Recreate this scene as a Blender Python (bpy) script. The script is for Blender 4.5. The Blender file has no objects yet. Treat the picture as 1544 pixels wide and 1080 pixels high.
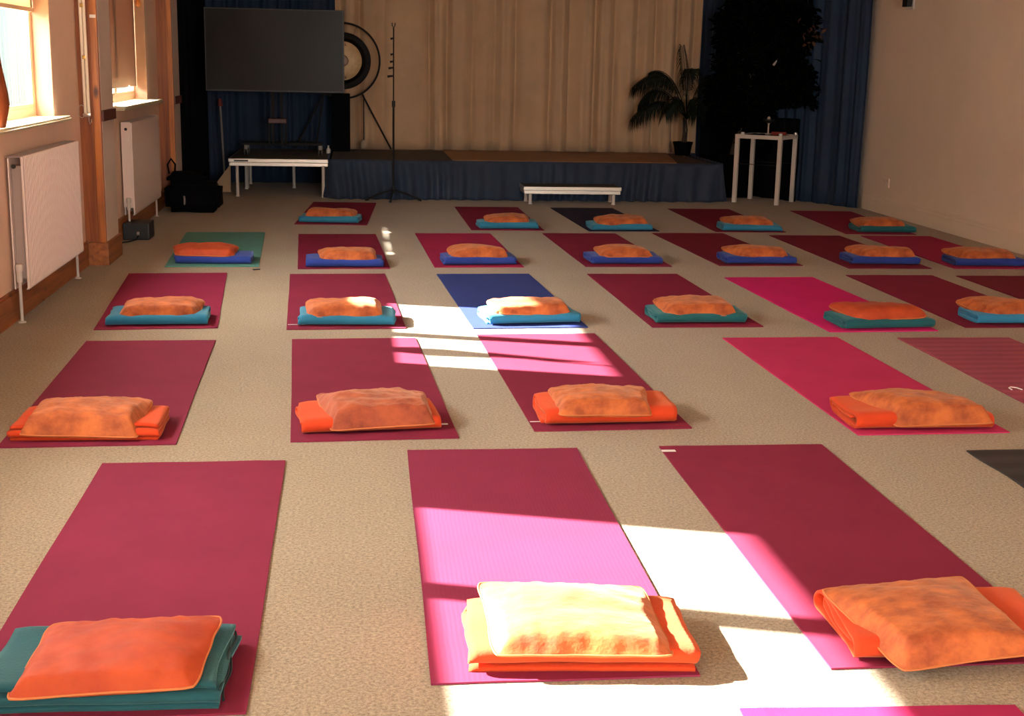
import bpy, bmesh, math, random
from mathutils import Vector, Matrix, noise
PI = math.pi
scene = bpy.context.scene
COL = scene.collection

# ---------------------------------------------------------------- camera
def make_camera():
    cam = bpy.data.cameras.new('camera'); o = bpy.data.objects.new('camera', cam); COL.objects.link(o)
    cam.sensor_fit = 'HORIZONTAL'; cam.sensor_width = 36.0
    cam.lens = 2004.2 / 1544.0 * 36.0
    cam.clip_start = 0.05; cam.clip_end = 200
    pitch, roll, yaw = 0.216795, 0.020948, -0.121
    cp, sp, cr, sr = math.cos(pitch), math.sin(pitch), math.cos(roll), math.sin(roll)
    right = Vector((cr, sr*sp, sr*cp)); up = Vector((-sr, cr*sp, cr*cp)); back = Vector((0, -cp, sp))
    m = Matrix((right, up, back)).transposed().to_4x4()
    m = Matrix.Rotation(yaw, 4, 'Z') @ m
    o.matrix_world = Matrix.Translation((0, 0, 1.3452)) @ m
    scene.camera = o
make_camera()

# ---------------------------------------------------------------- light and exposure
scene.view_settings.view_transform = 'Standard'
scene.view_settings.look = 'None'
scene.view_settings.gamma = 1.0
scene.view_settings.use_curve_mapping = False
scene.view_settings.exposure = 2.72

def make_world():
    w = bpy.data.worlds.new('sky'); scene.world = w; w.use_nodes = True
    nt = w.node_tree; nt.nodes.clear()
    out = nt.nodes.new('ShaderNodeOutputWorld'); bg = nt.nodes.new('ShaderNodeBackground')
    bg.inputs['Color'].default_value = (1.0, 0.94, 0.89, 1); bg.inputs['Strength'].default_value = 8.5
    nt.links.new(bg.outputs[0], out.inputs[0])
make_world()

def make_sun():
    l = bpy.data.lights.new('sun', 'SUN'); l.energy = 14.0; l.color = (1.0, 0.93, 0.87); l.angle = 0.012
    o = bpy.data.objects.new('sun', l); COL.objects.link(o)
    d = Vector((1.0, -0.315, -0.505*math.hypot(1.0, 0.315)))
    o.rotation_euler = d.to_track_quat('-Z', 'Y').to_euler(); o.location = (-8, 8, 6)
make_sun()

# window openings: (near y, far y, mullion y); first one added for side light
WIN = [(-4.25, -2.58, -3.42), (-0.62, 1.05, 0.25), (3.05, 4.64, 3.90), (6.53, 8.23, 7.29), (10.10, 11.90, 10.95)]
ZS, ZH = 0.997, 2.35
XW = -1.75; XR = 5.14; YB = 15.75; YF = -6.0; ZC = 3.0
REAR = [(0.8, 3.2)]  # unseen window added behind the camera to light the foreground

def portal(name, loc, rot, sx, sy):
    l = bpy.data.lights.new(name, 'AREA'); l.shape = 'RECTANGLE'; l.size = sx; l.size_y = sy
    l.cycles.is_portal = True
    o = bpy.data.objects.new(name, l); COL.objects.link(o); o.location = loc; o.rotation_euler = rot
for i, (a, b, m_) in enumerate(WIN):
    portal('window_daylight', (XW-0.14, (a+b)/2, (ZS+ZH)/2), (0, -PI/2, 0), ZH-ZS, b-a)
for a, b in REAR:
    portal('rear_window_daylight', ((a+b)/2, YF-0.14, 1.6), (PI/2, 0, 0), b-a, 1.5)
scene.cycles.use_light_tree = False
scene.cycles.diffuse_bounces = 6
scene.cycles.max_bounces = 10
scene.cycles.transparent_max_bounces = 12

# ---------------------------------------------------------------- helpers
def tag(o, label=None, cat=None, group=None, kind=None):
    if label: o['label'] = label
    if cat: o['category'] = cat
    if group: o['group'] = group
    if kind: o['kind'] = kind
    return o

def link(name, me, mat=None, parent=None, smooth=False, loc=None, rotz=0.0):
    o = bpy.data.objects.new(name, me); COL.objects.link(o)
    if mat and not me.materials: me.materials.append(mat)
    if smooth:
        me.polygons.foreach_set('use_smooth', [True]*len(me.polygons))
    if parent: o.parent = parent
    if loc: o.location = loc
    o.rotation_euler.z = rotz
    return o

def empty(name, label, cat, loc=(0, 0, 0), rotz=0.0, group=None):
    o = bpy.data.objects.new(name, None); COL.objects.link(o)
    o.empty_display_size = 0.1; o.location = loc; o.rotation_euler.z = rotz
    return tag(o, label, cat, group)

class MB:
    def __init__(s): s.bm = bmesh.new()
    def box(s, x0, x1, y0, y1, z0, z1, bev=0.0, rot=None, org=None, seg=2):
        b = bmesh.new()
        bmesh.ops.create_cube(b, size=1.0)
        for v in b.verts:
            v.co = Vector(((x0+x1)/2 + v.co.x*(x1-x0), (y0+y1)/2 + v.co.y*(y1-y0), (z0+z1)/2 + v.co.z*(z1-z0)))
        if bev > 0:
            bmesh.ops.bevel(b, geom=b.edges[:], offset=bev, segments=seg, profile=0.7, affect='EDGES')
        if rot is not None:
            bmesh.ops.transform(b, matrix=Matrix.Translation(org) @ rot @ Matrix.Translation(-Vector(org)), verts=b.verts[:])
        s.add(b); return s
    def add(s, b):
        me = bpy.data.meshes.new('t'); b.to_mesh(me); b.free(); s.bm.from_mesh(me); bpy.data.meshes.remove(me); return s
    def tube(s, pts, r, n=10, cap=True):
        pts = [Vector(p) for p in pts]
        rs = r if isinstance(r, (list, tuple)) else [r]*len(pts)
        rings = []; prev = None
        for i, p in enumerate(pts):
            t = (pts[min(i+1, len(pts)-1)] - pts[max(i-1, 0)])
            if t.length < 1e-9: t = Vector((0, 0, 1))
            t.normalize()
            if prev is None:
                a = Vector((0, 0, 1)) if abs(t.z) < 0.9 else Vector((1, 0, 0))
                u = t.cross(a).normalized()
            else:
                u = (prev - t*prev.dot(t))
                u = u.normalized() if u.length > 1e-6 else t.orthogonal().normalized()
            prev = u; w = t.cross(u)
            rings.append([s.bm.verts.new(p + (u*math.cos(2*PI*k/n) + w*math.sin(2*PI*k/n))*rs[i]) for k in range(n)])
        for a, b in zip(rings, rings[1:]):
            for k in range(n): s.bm.faces.new((a[k], a[(k+1) % n], b[(k+1) % n], b[k]))
        if cap:
            s.bm.faces.new(rings[0][::-1]); s.bm.faces.new(rings[-1])
        return s
    def lathe(s, prof, c=(0, 0, 0), n=28, axis='Z'):
        rings = []
        for r, z in prof:
            ring = []
            for k in range(n):
                a = 2*PI*k/n
                if axis == 'Z': p = (c[0]+r*math.cos(a), c[1]+r*math.sin(a), c[2]+z)
                else: p = (c[0]+r*math.cos(a), c[1]+z, c[2]+r*math.sin(a))
                ring.append(s.bm.verts.new(p))
            rings.append(ring)
        for a, b in zip(rings, rings[1:]):
            for k in range(n):
                s.bm.faces.new((a[k], a[(k+1) % n], b[(k+1) % n], b[k]))
        if prof[0][0] > 1e-4: s.bm.faces.new(rings[0][::-1])
        if prof[-1][0] > 1e-4: s.bm.faces.new(rings[-1])
        return s
    def ring(s, c, R, r, n=64, m=8, a0=0, a1=2*PI):
        full = abs(a1-a0-2*PI) < 1e-6
        pts = [(c[0]+R*math.cos(a0+(a1-a0)*k/n), c[1], c[2]+R*math.sin(a0+(a1-a0)*k/n)) for k in range(n+1)]
        return s.tube(pts, r, m, cap=not full)
    def prism(s, poly, y0, y1):
        a = [s.bm.verts.new((x, y0, z)) for x, z in poly]; b = [s.bm.verts.new((x, y1, z)) for x, z in poly]
        s.bm.faces.new(a); s.bm.faces.new(b[::-1])
        for i in range(len(a)):
            j = (i+1) % len(a); s.bm.faces.new((a[j], a[i], b[i], b[j]))
        return s
    def build(s, name, mat=None, parent=None, smooth=False, loc=None, rotz=0.0):
        bmesh.ops.remove_doubles(s.bm, verts=s.bm.verts[:], dist=1e-6)
        bmesh.ops.recalc_face_normals(s.bm, faces=s.bm.faces[:])
        me = bpy.data.meshes.new(name); s.bm.to_mesh(me); s.bm.free()
        o = link(name, me, mat, parent, False, loc, rotz)
        if smooth: me.shade_smooth() if False else me.polygons.foreach_set('use_smooth', [True]*len(me.polygons))
        if smooth == 'auto':
            me.set_sharp_from_angle(angle=math.radians(40))
        return o

# ---------------------------------------------------------------- materials
MATC = {}
def new_mat(name):
    m = bpy.data.materials.new(name); m.use_nodes = True
    nt = m.node_tree; p = nt.nodes['Principled BSDF']
    return m, nt, p
def mat(name, col, rough=0.6, metal=0.0, var=0.0, vscale=8.0, bump=0.0, bscale=60.0, sheen=0.0, spec=0.5, col2=None, stretch=None, detail=4.0, coat=0.0, sheen_tint=None, bdist=0.002):
    if name in MATC: return MATC[name]
    m, nt, p = new_mat(name)
    p.inputs['Base Color'].default_value = (*col, 1)
    p.inputs['Roughness'].default_value = rough; p.inputs['Metallic'].default_value = metal
    p.inputs['Specular IOR Level'].default_value = spec
    if coat: p.inputs['Coat Weight'].default_value = coat; p.inputs['Coat Roughness'].default_value = 0.1
    if sheen:
        p.inputs['Sheen Weight'].default_value = sheen; p.inputs['Sheen Roughness'].default_value = 0.45
        p.inputs['Sheen Tint'].default_value = (*(sheen_tint or (1, 1, 1)), 1)
    tc = nt.nodes.new('ShaderNodeTexCoord'); src = tc.outputs['Object']
    if stretch:
        mp = nt.nodes.new('ShaderNodeMapping'); mp.inputs['Scale'].default_value = stretch
        nt.links.new(src, mp.inputs[0]); src = mp.outputs[0]
    if var or col2:
        n = nt.nodes.new('ShaderNodeTexNoise'); n.inputs['Scale'].default_value = vscale; n.inputs['Detail'].default_value = detail
        n.inputs['Roughness'].default_value = 0.62
        nt.links.new(src, n.inputs['Vector'])
        r = nt.nodes.new('ShaderNodeValToRGB')
        c2 = col2 or tuple(min(1, c*(1+var)) for c in col)
        c1 = col if col2 else tuple(c*(1-var) for c in col)
        r.color_ramp.elements[0].position = 0.35; r.color_ramp.elements[1].position = 0.65
        r.color_ramp.elements[0].color = (*c1, 1); r.color_ramp.elements[1].color = (*c2, 1)
        nt.links.new(n.outputs['Fac'], r.inputs[0]); nt.links.new(r.outputs[0], p.inputs['Base Color'])
    if bump:
        n = nt.nodes.new('ShaderNodeTexNoise'); n.inputs['Scale'].default_value = bscale; n.inputs['Detail'].default_value = 3
        nt.links.new(src, n.inputs['Vector'])
        b = nt.nodes.new('ShaderNodeBump'); b.inputs['Strength'].default_value = bump; b.inputs['Distance'].default_value = bdist
        nt.links.new(n.outputs['Fac'], b.inputs['Height']); nt.links.new(b.outputs[0], p.inputs['Normal'])
    MATC[name] = m
    return m

def carpet_mat():
    m, nt, p = new_mat('carpet')
    tc = nt.nodes.new('ShaderNodeTexCoord')
    def nz(scale, detail=2, rough=.6):
        n = nt.nodes.new('ShaderNodeTexNoise'); n.inputs['Scale'].default_value = scale; n.inputs['Detail'].default_value = detail
        n.inputs['Roughness'].default_value = rough
        nt.links.new(tc.outputs['Object'], n.inputs['Vector']); return n
    a = nz(105, 4, .85); b = nz(1.3, 3)
    r = nt.nodes.new('ShaderNodeValToRGB'); e = r.color_ramp.elements
    e[0].position = .33; e[0].color = (0.145, 0.110, 0.068, 1)
    e[1].position = .68; e[1].color = (0.485, 0.39, 0.268, 1)
    nt.links.new(a.outputs['Fac'], r.inputs[0])
    r2 = nt.nodes.new('ShaderNodeValToRGB'); e = r2.color_ramp.elements
    e[0].position = .3; e[0].color = (0.90, 0.885, 0.86, 1); e[1].position = .7; e[1].color = (1, 1, 1, 1)
    nt.links.new(b.outputs['Fac'], r2.inputs[0])
    mx = nt.nodes.new('ShaderNodeMix'); mx.data_type = 'RGBA'; mx.blend_type = 'MULTIPLY'; mx.inputs[0].default_value = 1
    nt.links.new(r.outputs[0], mx.inputs[6]); nt.links.new(r2.outputs[0], mx.inputs[7]); nt.links.new(mx.outputs[2], p.inputs['Base Color'])
    p.inputs['Roughness'].default_value = 0.95; p.inputs['Specular IOR Level'].default_value = 0.15
    p.inputs['Sheen Weight'].default_value = 0.15
    bm_ = nt.nodes.new('ShaderNodeBump'); bm_.inputs['Strength'].default_value = .6; bm_.inputs['Distance'].default_value = .004
    nt.links.new(a.outputs['Fac'], bm_.inputs['Height']); nt.links.new(bm_.outputs[0], p.inputs['Normal'])
    return m

def pine_mat(name, dark, light, vertical=True):
    m, nt, p = new_mat(name)
    tc = nt.nodes.new('ShaderNodeTexCoord'); mp = nt.nodes.new('ShaderNodeMapping')
    mp.inputs['Scale'].default_value = (9, 9, 0.55) if vertical else (9, 0.55, 9)
    nt.links.new(tc.outputs['Object'], mp.inputs[0])
    n = nt.nodes.new('ShaderNodeTexNoise'); n.inputs['Scale'].default_value = 3.2; n.inputs['Detail'].default_value = 6; n.inputs['Distortion'].default_value = .6
    nt.links.new(mp.outputs[0], n.inputs['Vector'])
    r = nt.nodes.new('ShaderNodeValToRGB'); e = r.color_ramp.elements
    e[0].position = .32; e[0].color = (*dark, 1); e[1].position = .66; e[1].color = (*light, 1)
    nt.links.new(n.outputs['Fac'], r.inputs[0])
    # knots
    mk = nt.nodes.new('ShaderNodeMapping'); mk.inputs['Scale'].default_value = (6, .5, 2.4) if vertical else (.5, 2.4, 5)
    nt.links.new(tc.outputs['Object'], mk.inputs[0])
    v = nt.nodes.new('ShaderNodeTexVoronoi'); v.inputs['Scale'].default_value = 1.3
    nt.links.new(mk.outputs[0], v.inputs['Vector'])
    kr = nt.nodes.new('ShaderNodeValToRGB'); e = kr.color_ramp.elements
    e[0].position = .07; e[0].color = (0.15, 0.10, 0.08, 1); e[1].position = .17; e[1].color = (1, 1, 1, 1)
    nt.links.new(v.outputs['Distance'], kr.inputs[0])
    mx = nt.nodes.new('ShaderNodeMix'); mx.data_type = 'RGBA'; mx.blend_type = 'MULTIPLY'; mx.inputs[0].default_value = 1
    nt.links.new(r.outputs[0], mx.inputs[6]); nt.links.new(kr.outputs[0], mx.inputs[7]); nt.links.new(mx.outputs[2], p.inputs['Base Color'])
    p.inputs['Roughness'].default_value = .42
    return m

def stripe_mat(name, c1, c2, freq, rough=.7, bump=.4):
    m, nt, p = new_mat(name)
    tc = nt.nodes.new('ShaderNodeTexCoord')
    w = nt.nodes.new('ShaderNodeTexWave'); w.wave_type = 'BANDS'; w.bands_direction = 'Y'
    w.inputs['Scale'].default_value = freq; w.inputs['Distortion'].default_value = 1.2; w.inputs['Detail'].default_value = 2; w.inputs['Detail Scale'].default_value = .6
    nt.links.new(tc.outputs['Object'], w.inputs['Vector'])
    r = nt.nodes.new('ShaderNodeValToRGB'); e = r.color_ramp.elements
    e[0].position = .15; e[0].color = (*c1, 1); e[1].position = .85; e[1].color = (*c2, 1)
    nt.links.new(w.outputs['Fac'], r.inputs[0]); nt.links.new(r.outputs[0], p.inputs['Base Color'])
    p.inputs['Roughness'].default_value = rough
    b = nt.nodes.new('ShaderNodeBump'); b.inputs['Strength'].default_value = bump; b.inputs['Distance'].default_value = .003
    nt.links.new(w.outputs['Fac'], b.inputs['Height']); nt.links.new(b.outputs[0], p.inputs['Normal'])
    return m

def ribbed_mat(name, col, col2, pitch=.012):
    m, nt, p = new_mat(name)
    tc = nt.nodes.new('ShaderNodeTexCoord')
    w = nt.nodes.new('ShaderNodeTexWave'); w.wave_type = 'BANDS'; w.bands_direction = 'X'
    w.inputs['Scale'].default_value = 0.314/pitch; w.inputs['Distortion'].default_value = 2.0; w.inputs['Detail'].default_value = 2; w.inputs['Detail Scale'].default_value = .4
    n = nt.nodes.new('ShaderNodeTexNoise'); n.inputs['Scale'].default_value = 3
    nt.links.new(tc.outputs['Object'], w.inputs['Vector']); nt.links.new(tc.outputs['Object'], n.inputs['Vector'])
    r = nt.nodes.new('ShaderNodeValToRGB'); e = r.color_ramp.elements
    e[0].position = .3; e[0].color = (*col, 1); e[1].position = .7; e[1].color = (*col2, 1)
    nt.links.new(n.outputs['Fac'], r.inputs[0]); nt.links.new(r.outputs[0], p.inputs['Base Color'])
    p.inputs['Roughness'].default_value = .8; p.inputs['Specular IOR Level'].default_value = .15
    b = nt.nodes.new('ShaderNodeBump'); b.inputs['Strength'].default_value = .12; b.inputs['Distance'].default_value = .001
    nt.links.new(w.outputs['Fac'], b.inputs['Height']); nt.links.new(b.outputs[0], p.inputs['Normal'])
    return m

def glass_mat():
    m, nt, p = new_mat('window_glass'); nt.nodes.remove(p)
    out = nt.nodes['Material Output']
    t = nt.nodes.new('ShaderNodeBsdfTransparent'); t.inputs[0].default_value = (.97, .985, .98, 1)
    g = nt.nodes.new('ShaderNodeBsdfGlossy'); g.inputs['Roughness'].default_value = .02
    x = nt.nodes.new('ShaderNodeMixShader'); x.inputs[0].default_value = .05
    nt.links.new(t.outputs[0], x.inputs[1]); nt.links.new(g.outputs[0], x.inputs[2]); nt.links.new(x.outputs[0], out.inputs[0])
    return m
def blind_mat(name, col, trans, tw):
    m, nt, p = new_mat(name); nt.nodes.remove(p)
    out = nt.nodes['Material Output']
    t = nt.nodes.new('ShaderNodeBsdfTranslucent'); t.inputs[0].default_value = (*trans, 1)
    g = nt.nodes.new('ShaderNodeBsdfDiffuse'); g.inputs[0].default_value = (*col, 1)
    x = nt.nodes.new('ShaderNodeMixShader'); x.inputs[0].default_value = tw
    nt.links.new(g.outputs[0], x.inputs[1]); nt.links.new(t.outputs[0], x.inputs[2]); nt.links.new(x.outputs[0], out.inputs[0])
    return m

M_carpet = carpet_mat()
M_wall = mat('wall_paint', (0.80, 0.575, 0.435), .85, var=.04, vscale=2, bump=.15, bscale=40)
M_wall_r = mat('wall_paint_cream', (0.92, 0.80, 0.66), .8, var=.03, vscale=1.5)
M_ceil = mat('ceiling_paint', (0.86, 0.78, 0.68), .9)
M_white = mat('white_gloss_paint', (0.72, 0.60, 0.52), .35)
M_sill = mat('cream_sill_gloss', (0.72, 0.62, 0.40), .3, var=.05)
M_frame = mat('window_frame_paint', (0.78, 0.50, 0.31), .4)
M_jamb_glow = mat('peach_jamb_paint', (0.40, 0.20, 0.10), .5)  # warm daylight glow on the jambs put into the colour
M_rad = mat('radiator_enamel', (0.80, 0.66, 0.60), .35)
M_rad_dark = mat('radiator_grille_enamel', (0.42, 0.33, 0.29), .45)
M_pine = pine_mat('varnished_pine', (0.30, 0.085, 0.016), (0.60, 0.200, 0.035))
M_pine_d = pine_mat('varnished_pine_dark', (0.19, 0.048, 0.011), (0.36, 0.105, 0.020))
M_pine_h = pine_mat('varnished_pine_rail', (0.21, 0.062, 0.016), (0.40, 0.130, 0.030), False)
M_glass = glass_mat()
M_blind = blind_mat('cream_blind_fabric', (0.55, 0.47, 0.33), (0.6, 0.5, 0.34), .35)
M_blind_b = blind_mat('brown_blind_fabric', (0.30, 0.20, 0.155), (0.22, 0.12, 0.08), .25)
M_black = mat('black_plastic', (0.005, 0.005, 0.0055), .45)
M_blackcloth = mat('black_cloth', (0.0035, 0.0035, 0.0045), .95, spec=.1, bump=.3)
M_screen = mat('tv_screen', (0.007, 0.0055, 0.004), .30, spec=.12)
M_steel = mat('satin_aluminium', (0.62, 0.58, 0.52), .35, .75)
M_legpaint = mat('white_painted_steel', (0.62, 0.56, 0.50), .4)
M_chrome = mat('chrome', (0.7, 0.68, 0.65), .18, 1)
M_blackmetal = mat('black_metal', (0.006, 0.005, 0.005), .8, 0)
M_redbrown = mat('red_brown_wood', (0.10, 0.022, 0.012), .45, var=.2)
M_beige_curtain = mat('beige_curtain_cloth', (0.56, 0.385, 0.235), .85, var=.06, vscale=3, bump=.15, bscale=120, sheen=.15)
M_blue_curtain = mat('navy_curtain_cloth', (0.010, 0.028, 0.066), .8, var=.12, vscale=2, sheen=.12, sheen_tint=(.4, .6, 1))
M_skirt = mat('blue_skirt_cloth', (0.020, 0.036, 0.068), .8, var=.12, vscale=3, sheen=.1, sheen_tint=(.5, .6, 1))
M_stage = mat('dark_stage_carpet', (0.060, 0.050, 0.034), .9, var=.15, vscale=20)
M_tan = mat('tan_stage_board', (0.24, 0.115, 0.045), .6, var=.1, vscale=4)
M_brass = mat('brass', (0.45, 0.30, 0.08), .3, 1)
M_tagw = mat('white_label', (0.75, 0.72, 0.68), .5)
M_cushion = mat('orange_velvet', (0.27, 0.048, 0.008), .75, col2=(0.53, 0.130, 0.024), vscale=13, bump=.45, bscale=45, sheen=.27, sheen_tint=(1, .60, .38), stretch=(1, 1.7, 1), bdist=.004)
M_cushion_d = mat('rust_velvet', (0.20, 0.028, 0.008), .75, col2=(0.36, 0.070, 0.018), vscale=12, bump=.45, bscale=40, sheen=.4, sheen_tint=(1, .55, .35), stretch=(1, 1.5, 1), bdist=.005)
M_cushion_r = mat('red_orange_velvet', (0.34, 0.030, 0.004), .75, col2=(0.46, 0.058, 0.007), vscale=9, bump=.3, bscale=45, sheen=.06, sheen_tint=(1, .5, .3), bdist=.003)
M_piping = mat('orange_piping', (0.50, 0.15, 0.04), .7)
FL = dict(rough=.95, bump=.5, bscale=150, sheen=.22)
M_fleece = {
 'orange': mat('orange_fleece', (0.55, 0.042, 0.004), var=.08, sheen_tint=(1, .5, .2), **FL),
 'sky': mat('sky_blue_fleece', (0.017, 0.175, 0.30), var=.08, sheen_tint=(.5, .9, 1), **FL),
 'royal': mat('royal_blue_fleece', (0.014, 0.038, 0.24), var=.1, sheen_tint=(.4, .5, 1), **FL),
 'teal': mat('teal_fleece', (0.007, 0.100, 0.115), var=.1, sheen_tint=(.4, .9, .9), **FL),
 'dteal': mat('dark_teal_fleece', (0.006, 0.066, 0.080), var=.1, sheen_tint=(.4, .9, .9), **FL),
 'bright': mat('bright_blue_fleece', (0.025, 0.22, 0.42), var=.1, sheen_tint=(.5, .8, 1), **FL),
}
M_stitch = mat('dark_blanket_stitch', (0.01, 0.03, 0.035), .8)
MT = dict(rough=.85, bump=.25, bscale=260, spec=.12, bdist=.001)
M_mat = {
 'plum': mat('plum_mat_foam', (0.205, 0.020, 0.049), var=.06, vscale=3, sheen_tint=(1, .7, .9), **MT),
 'maroon': mat('maroon_mat_foam', (0.215, 0.017, 0.050), var=.06, vscale=3, sheen_tint=(1, .7, .8), **MT),
 'dmaroon': mat('dark_maroon_mat_foam', (0.175, 0.014, 0.034), var=.06, vscale=3, sheen_tint=(1, .7, .8), **MT),
 'magenta': mat('magenta_mat_foam', (0.58, 0.018, 0.165), var=.06, vscale=3, sheen_tint=(1, .6, .8), **MT),
 'crimson': mat('crimson_mat_foam', (0.50, 0.034, 0.122), var=.06, vscale=3, sheen_tint=(1, .6, .8), **MT),
 'ruby': mat('ruby_mat_foam', (0.34, 0.020, 0.080), var=.06, vscale=3, **MT),
 'teal': mat('teal_mat_foam', (0.10, 0.27, 0.24), var=.06, vscale=3, sheen_tint=(.6, 1, 1), **MT),
 'blue': mat('blue_mat_foam', (0.032, 0.050, 0.20), var=.06, vscale=3, sheen_tint=(.5, .8, 1), **MT),
 'navy': mat('navy_mat_foam', (0.022, 0.022, 0.050), var=.06, vscale=3, sheen_tint=(.8, .8, 1), **MT),
}
M_mat['ribbed'] = ribbed_mat('plum_ribbed_mat_foam', (0.205, 0.021, 0.056), (0.225, 0.023, 0.064))
M_mat['striped'] = stripe_mat('striped_plum_mat_foam', (0.27, 0.042, 0.085), (0.33, 0.060, 0.105), 3.2, .8)
M_mat['black'] = stripe_mat('black_mat_foam', (0.014, 0.014, 0.015), (0.030, 0.029, 0.030), 2.2)
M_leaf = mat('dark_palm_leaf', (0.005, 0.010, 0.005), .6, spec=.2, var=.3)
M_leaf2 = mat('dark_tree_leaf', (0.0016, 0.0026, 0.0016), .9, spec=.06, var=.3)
M_leaf_o = mat('brown_orange_leaf', (0.10, 0.030, 0.012), .7, var=.3)
M_bark = mat('bark', (0.05, 0.035, 0.022), .9, bump=.5)
M_terr = mat('black_planter', (0.0022, 0.0022, 0.0025), .8, spec=.05)
M_gong = mat('pale_gong_bronze', (0.66, 0.46, 0.24), .5, .1, var=.12, vscale=14, bump=.3, bscale=60)
M_gong_b = mat('gong_boss_bronze', (0.17, 0.11, 0.075), .4, .4)
M_gong_rim = mat('gong_black_rim', (0.006, 0.005, 0.005), .8)
M_gongmark = mat('gong_mark_red', (0.16, 0.04, 0.03), .5)
M_fenceo = mat('pale_fence_boards', (0.0135, 0.0215, 0.0215), .9, spec=.02, col2=(0.027, 0.031, 0.029), vscale=3, stretch=(1, 3, .15))  # very dark base, reads pale only through exposure; streak tones for the bright pane
M_ground = mat('outdoor_ground', (0.30, 0.31, 0.22), .95, var=.2, vscale=2)

def structure(o): o['kind'] = 'structure'; return o

# ---------------------------------------------------------------- room shell
def shell():
    m = MB(); m.box(XW-.2, XR+.2, YF-.2, YB+.2, -.1, 0); structure(m.build('floor', M_carpet))
    m = MB(); m.box(XW-.2, XR+.2, YF-.2, YB+.2, ZC, ZC+.1); structure(m.build('ceiling', M_ceil))
    m = MB(); m.box(XR, XR+.2, YF-.2, YB+.2, 0, ZC); structure(m.build('wall_right', M_wall_r))
    m = MB(); m.box(XW-.2, XR+.2, YB, YB+.2, 0, ZC); structure(m.build('wall_back', M_wall))
    # left wall built round its openings
    m = MB(); y = YF-.2
    for a, b, _ in WIN:
        m.box(XW-.145, XW, y, a, 0, ZC); m.box(XW-.145, XW, a, b, 0, ZS-.03); m.box(XW-.145, XW, a, b, ZH, ZC); y = b
    m.box(XW-.145, XW, y, YB+.2, 0, ZC)
    structure(m.build('wall_left', M_wall))
    m = MB(); x = XW-.2
    for a, b in REAR:
        m.box(x, a, YF-.2, YF, 0, ZC); m.box(a, b, YF-.2, YF, 0, .85); m.box(a, b, YF-.2, YF, 2.35, ZC); x = b
    m.box(x, XR+.2, YF-.2, YF, 0, ZC)
    structure(m.build('wall_front', M_wall))
    # skirtings
    m = MB()
    ys = [YF, 5.37, 5.86, 8.96, 9.46, 12.57, 13.05, YB]
    for a, b in zip(ys[::2], ys[1::2]):
        m.box(XW, XW+.02, a, b, 0, .145); m.box(XW, XW+.014, a, b, .145, .16, .003)
    structure(m.build('baseboard_left', M_pine_h))
    m = MB(); m.box(XR-.02, XR, YF, 13.0, 0, .12); m.box(XR-.016, XR, YF, 13.0, .12, .15, .004); m.box(XR-.010, XR, YF, 13.0, .15, .165, .003)
    structure(m.build('baseboard_right', M_wall_r))
    # pilasters
    n = 1
    for y0, y1 in ((5.37, 5.86), (8.97, 9.45), (12.57, 13.04)):
        x1 = XW+.135
        m = MB(); m.box(XW, x1-.012, y0+.02, y1, 0, ZC); o = structure(m.build('trim_%d' % n, M_white)); n += 1
        m = MB(); m.box(XW, XW+.088, y0, y0+.02, .15, ZC, .002); m.build('pine_board', M_pine_d, o)
        m = MB(); m.box(XW+.09, x1, y0-.018, y0+.02, .15, ZC, .004); m.build('pine_batten', M_pine, o)
        m = MB(); m.box(XW+.02, x1+.014, y0-.03, y1+.02, 0, .15, .004); m.build('plinth', M_pine_h, o)
        m = MB(); m.box(x1-.012, x1+.012, y0+.02, y1+.01, .935, 1.005, .003); m.build('dado_strip', M_redbrown, o)
        m = MB(); m.box(x1-.012, x1-.004, y0+.05, y1-.002, .15, .935, .001); m.box(x1-.012, x1-.004, y0+.05, y1-.002, 1.005, ZC, .001); m.build('white_panel', M_white, o)
shell()

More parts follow.
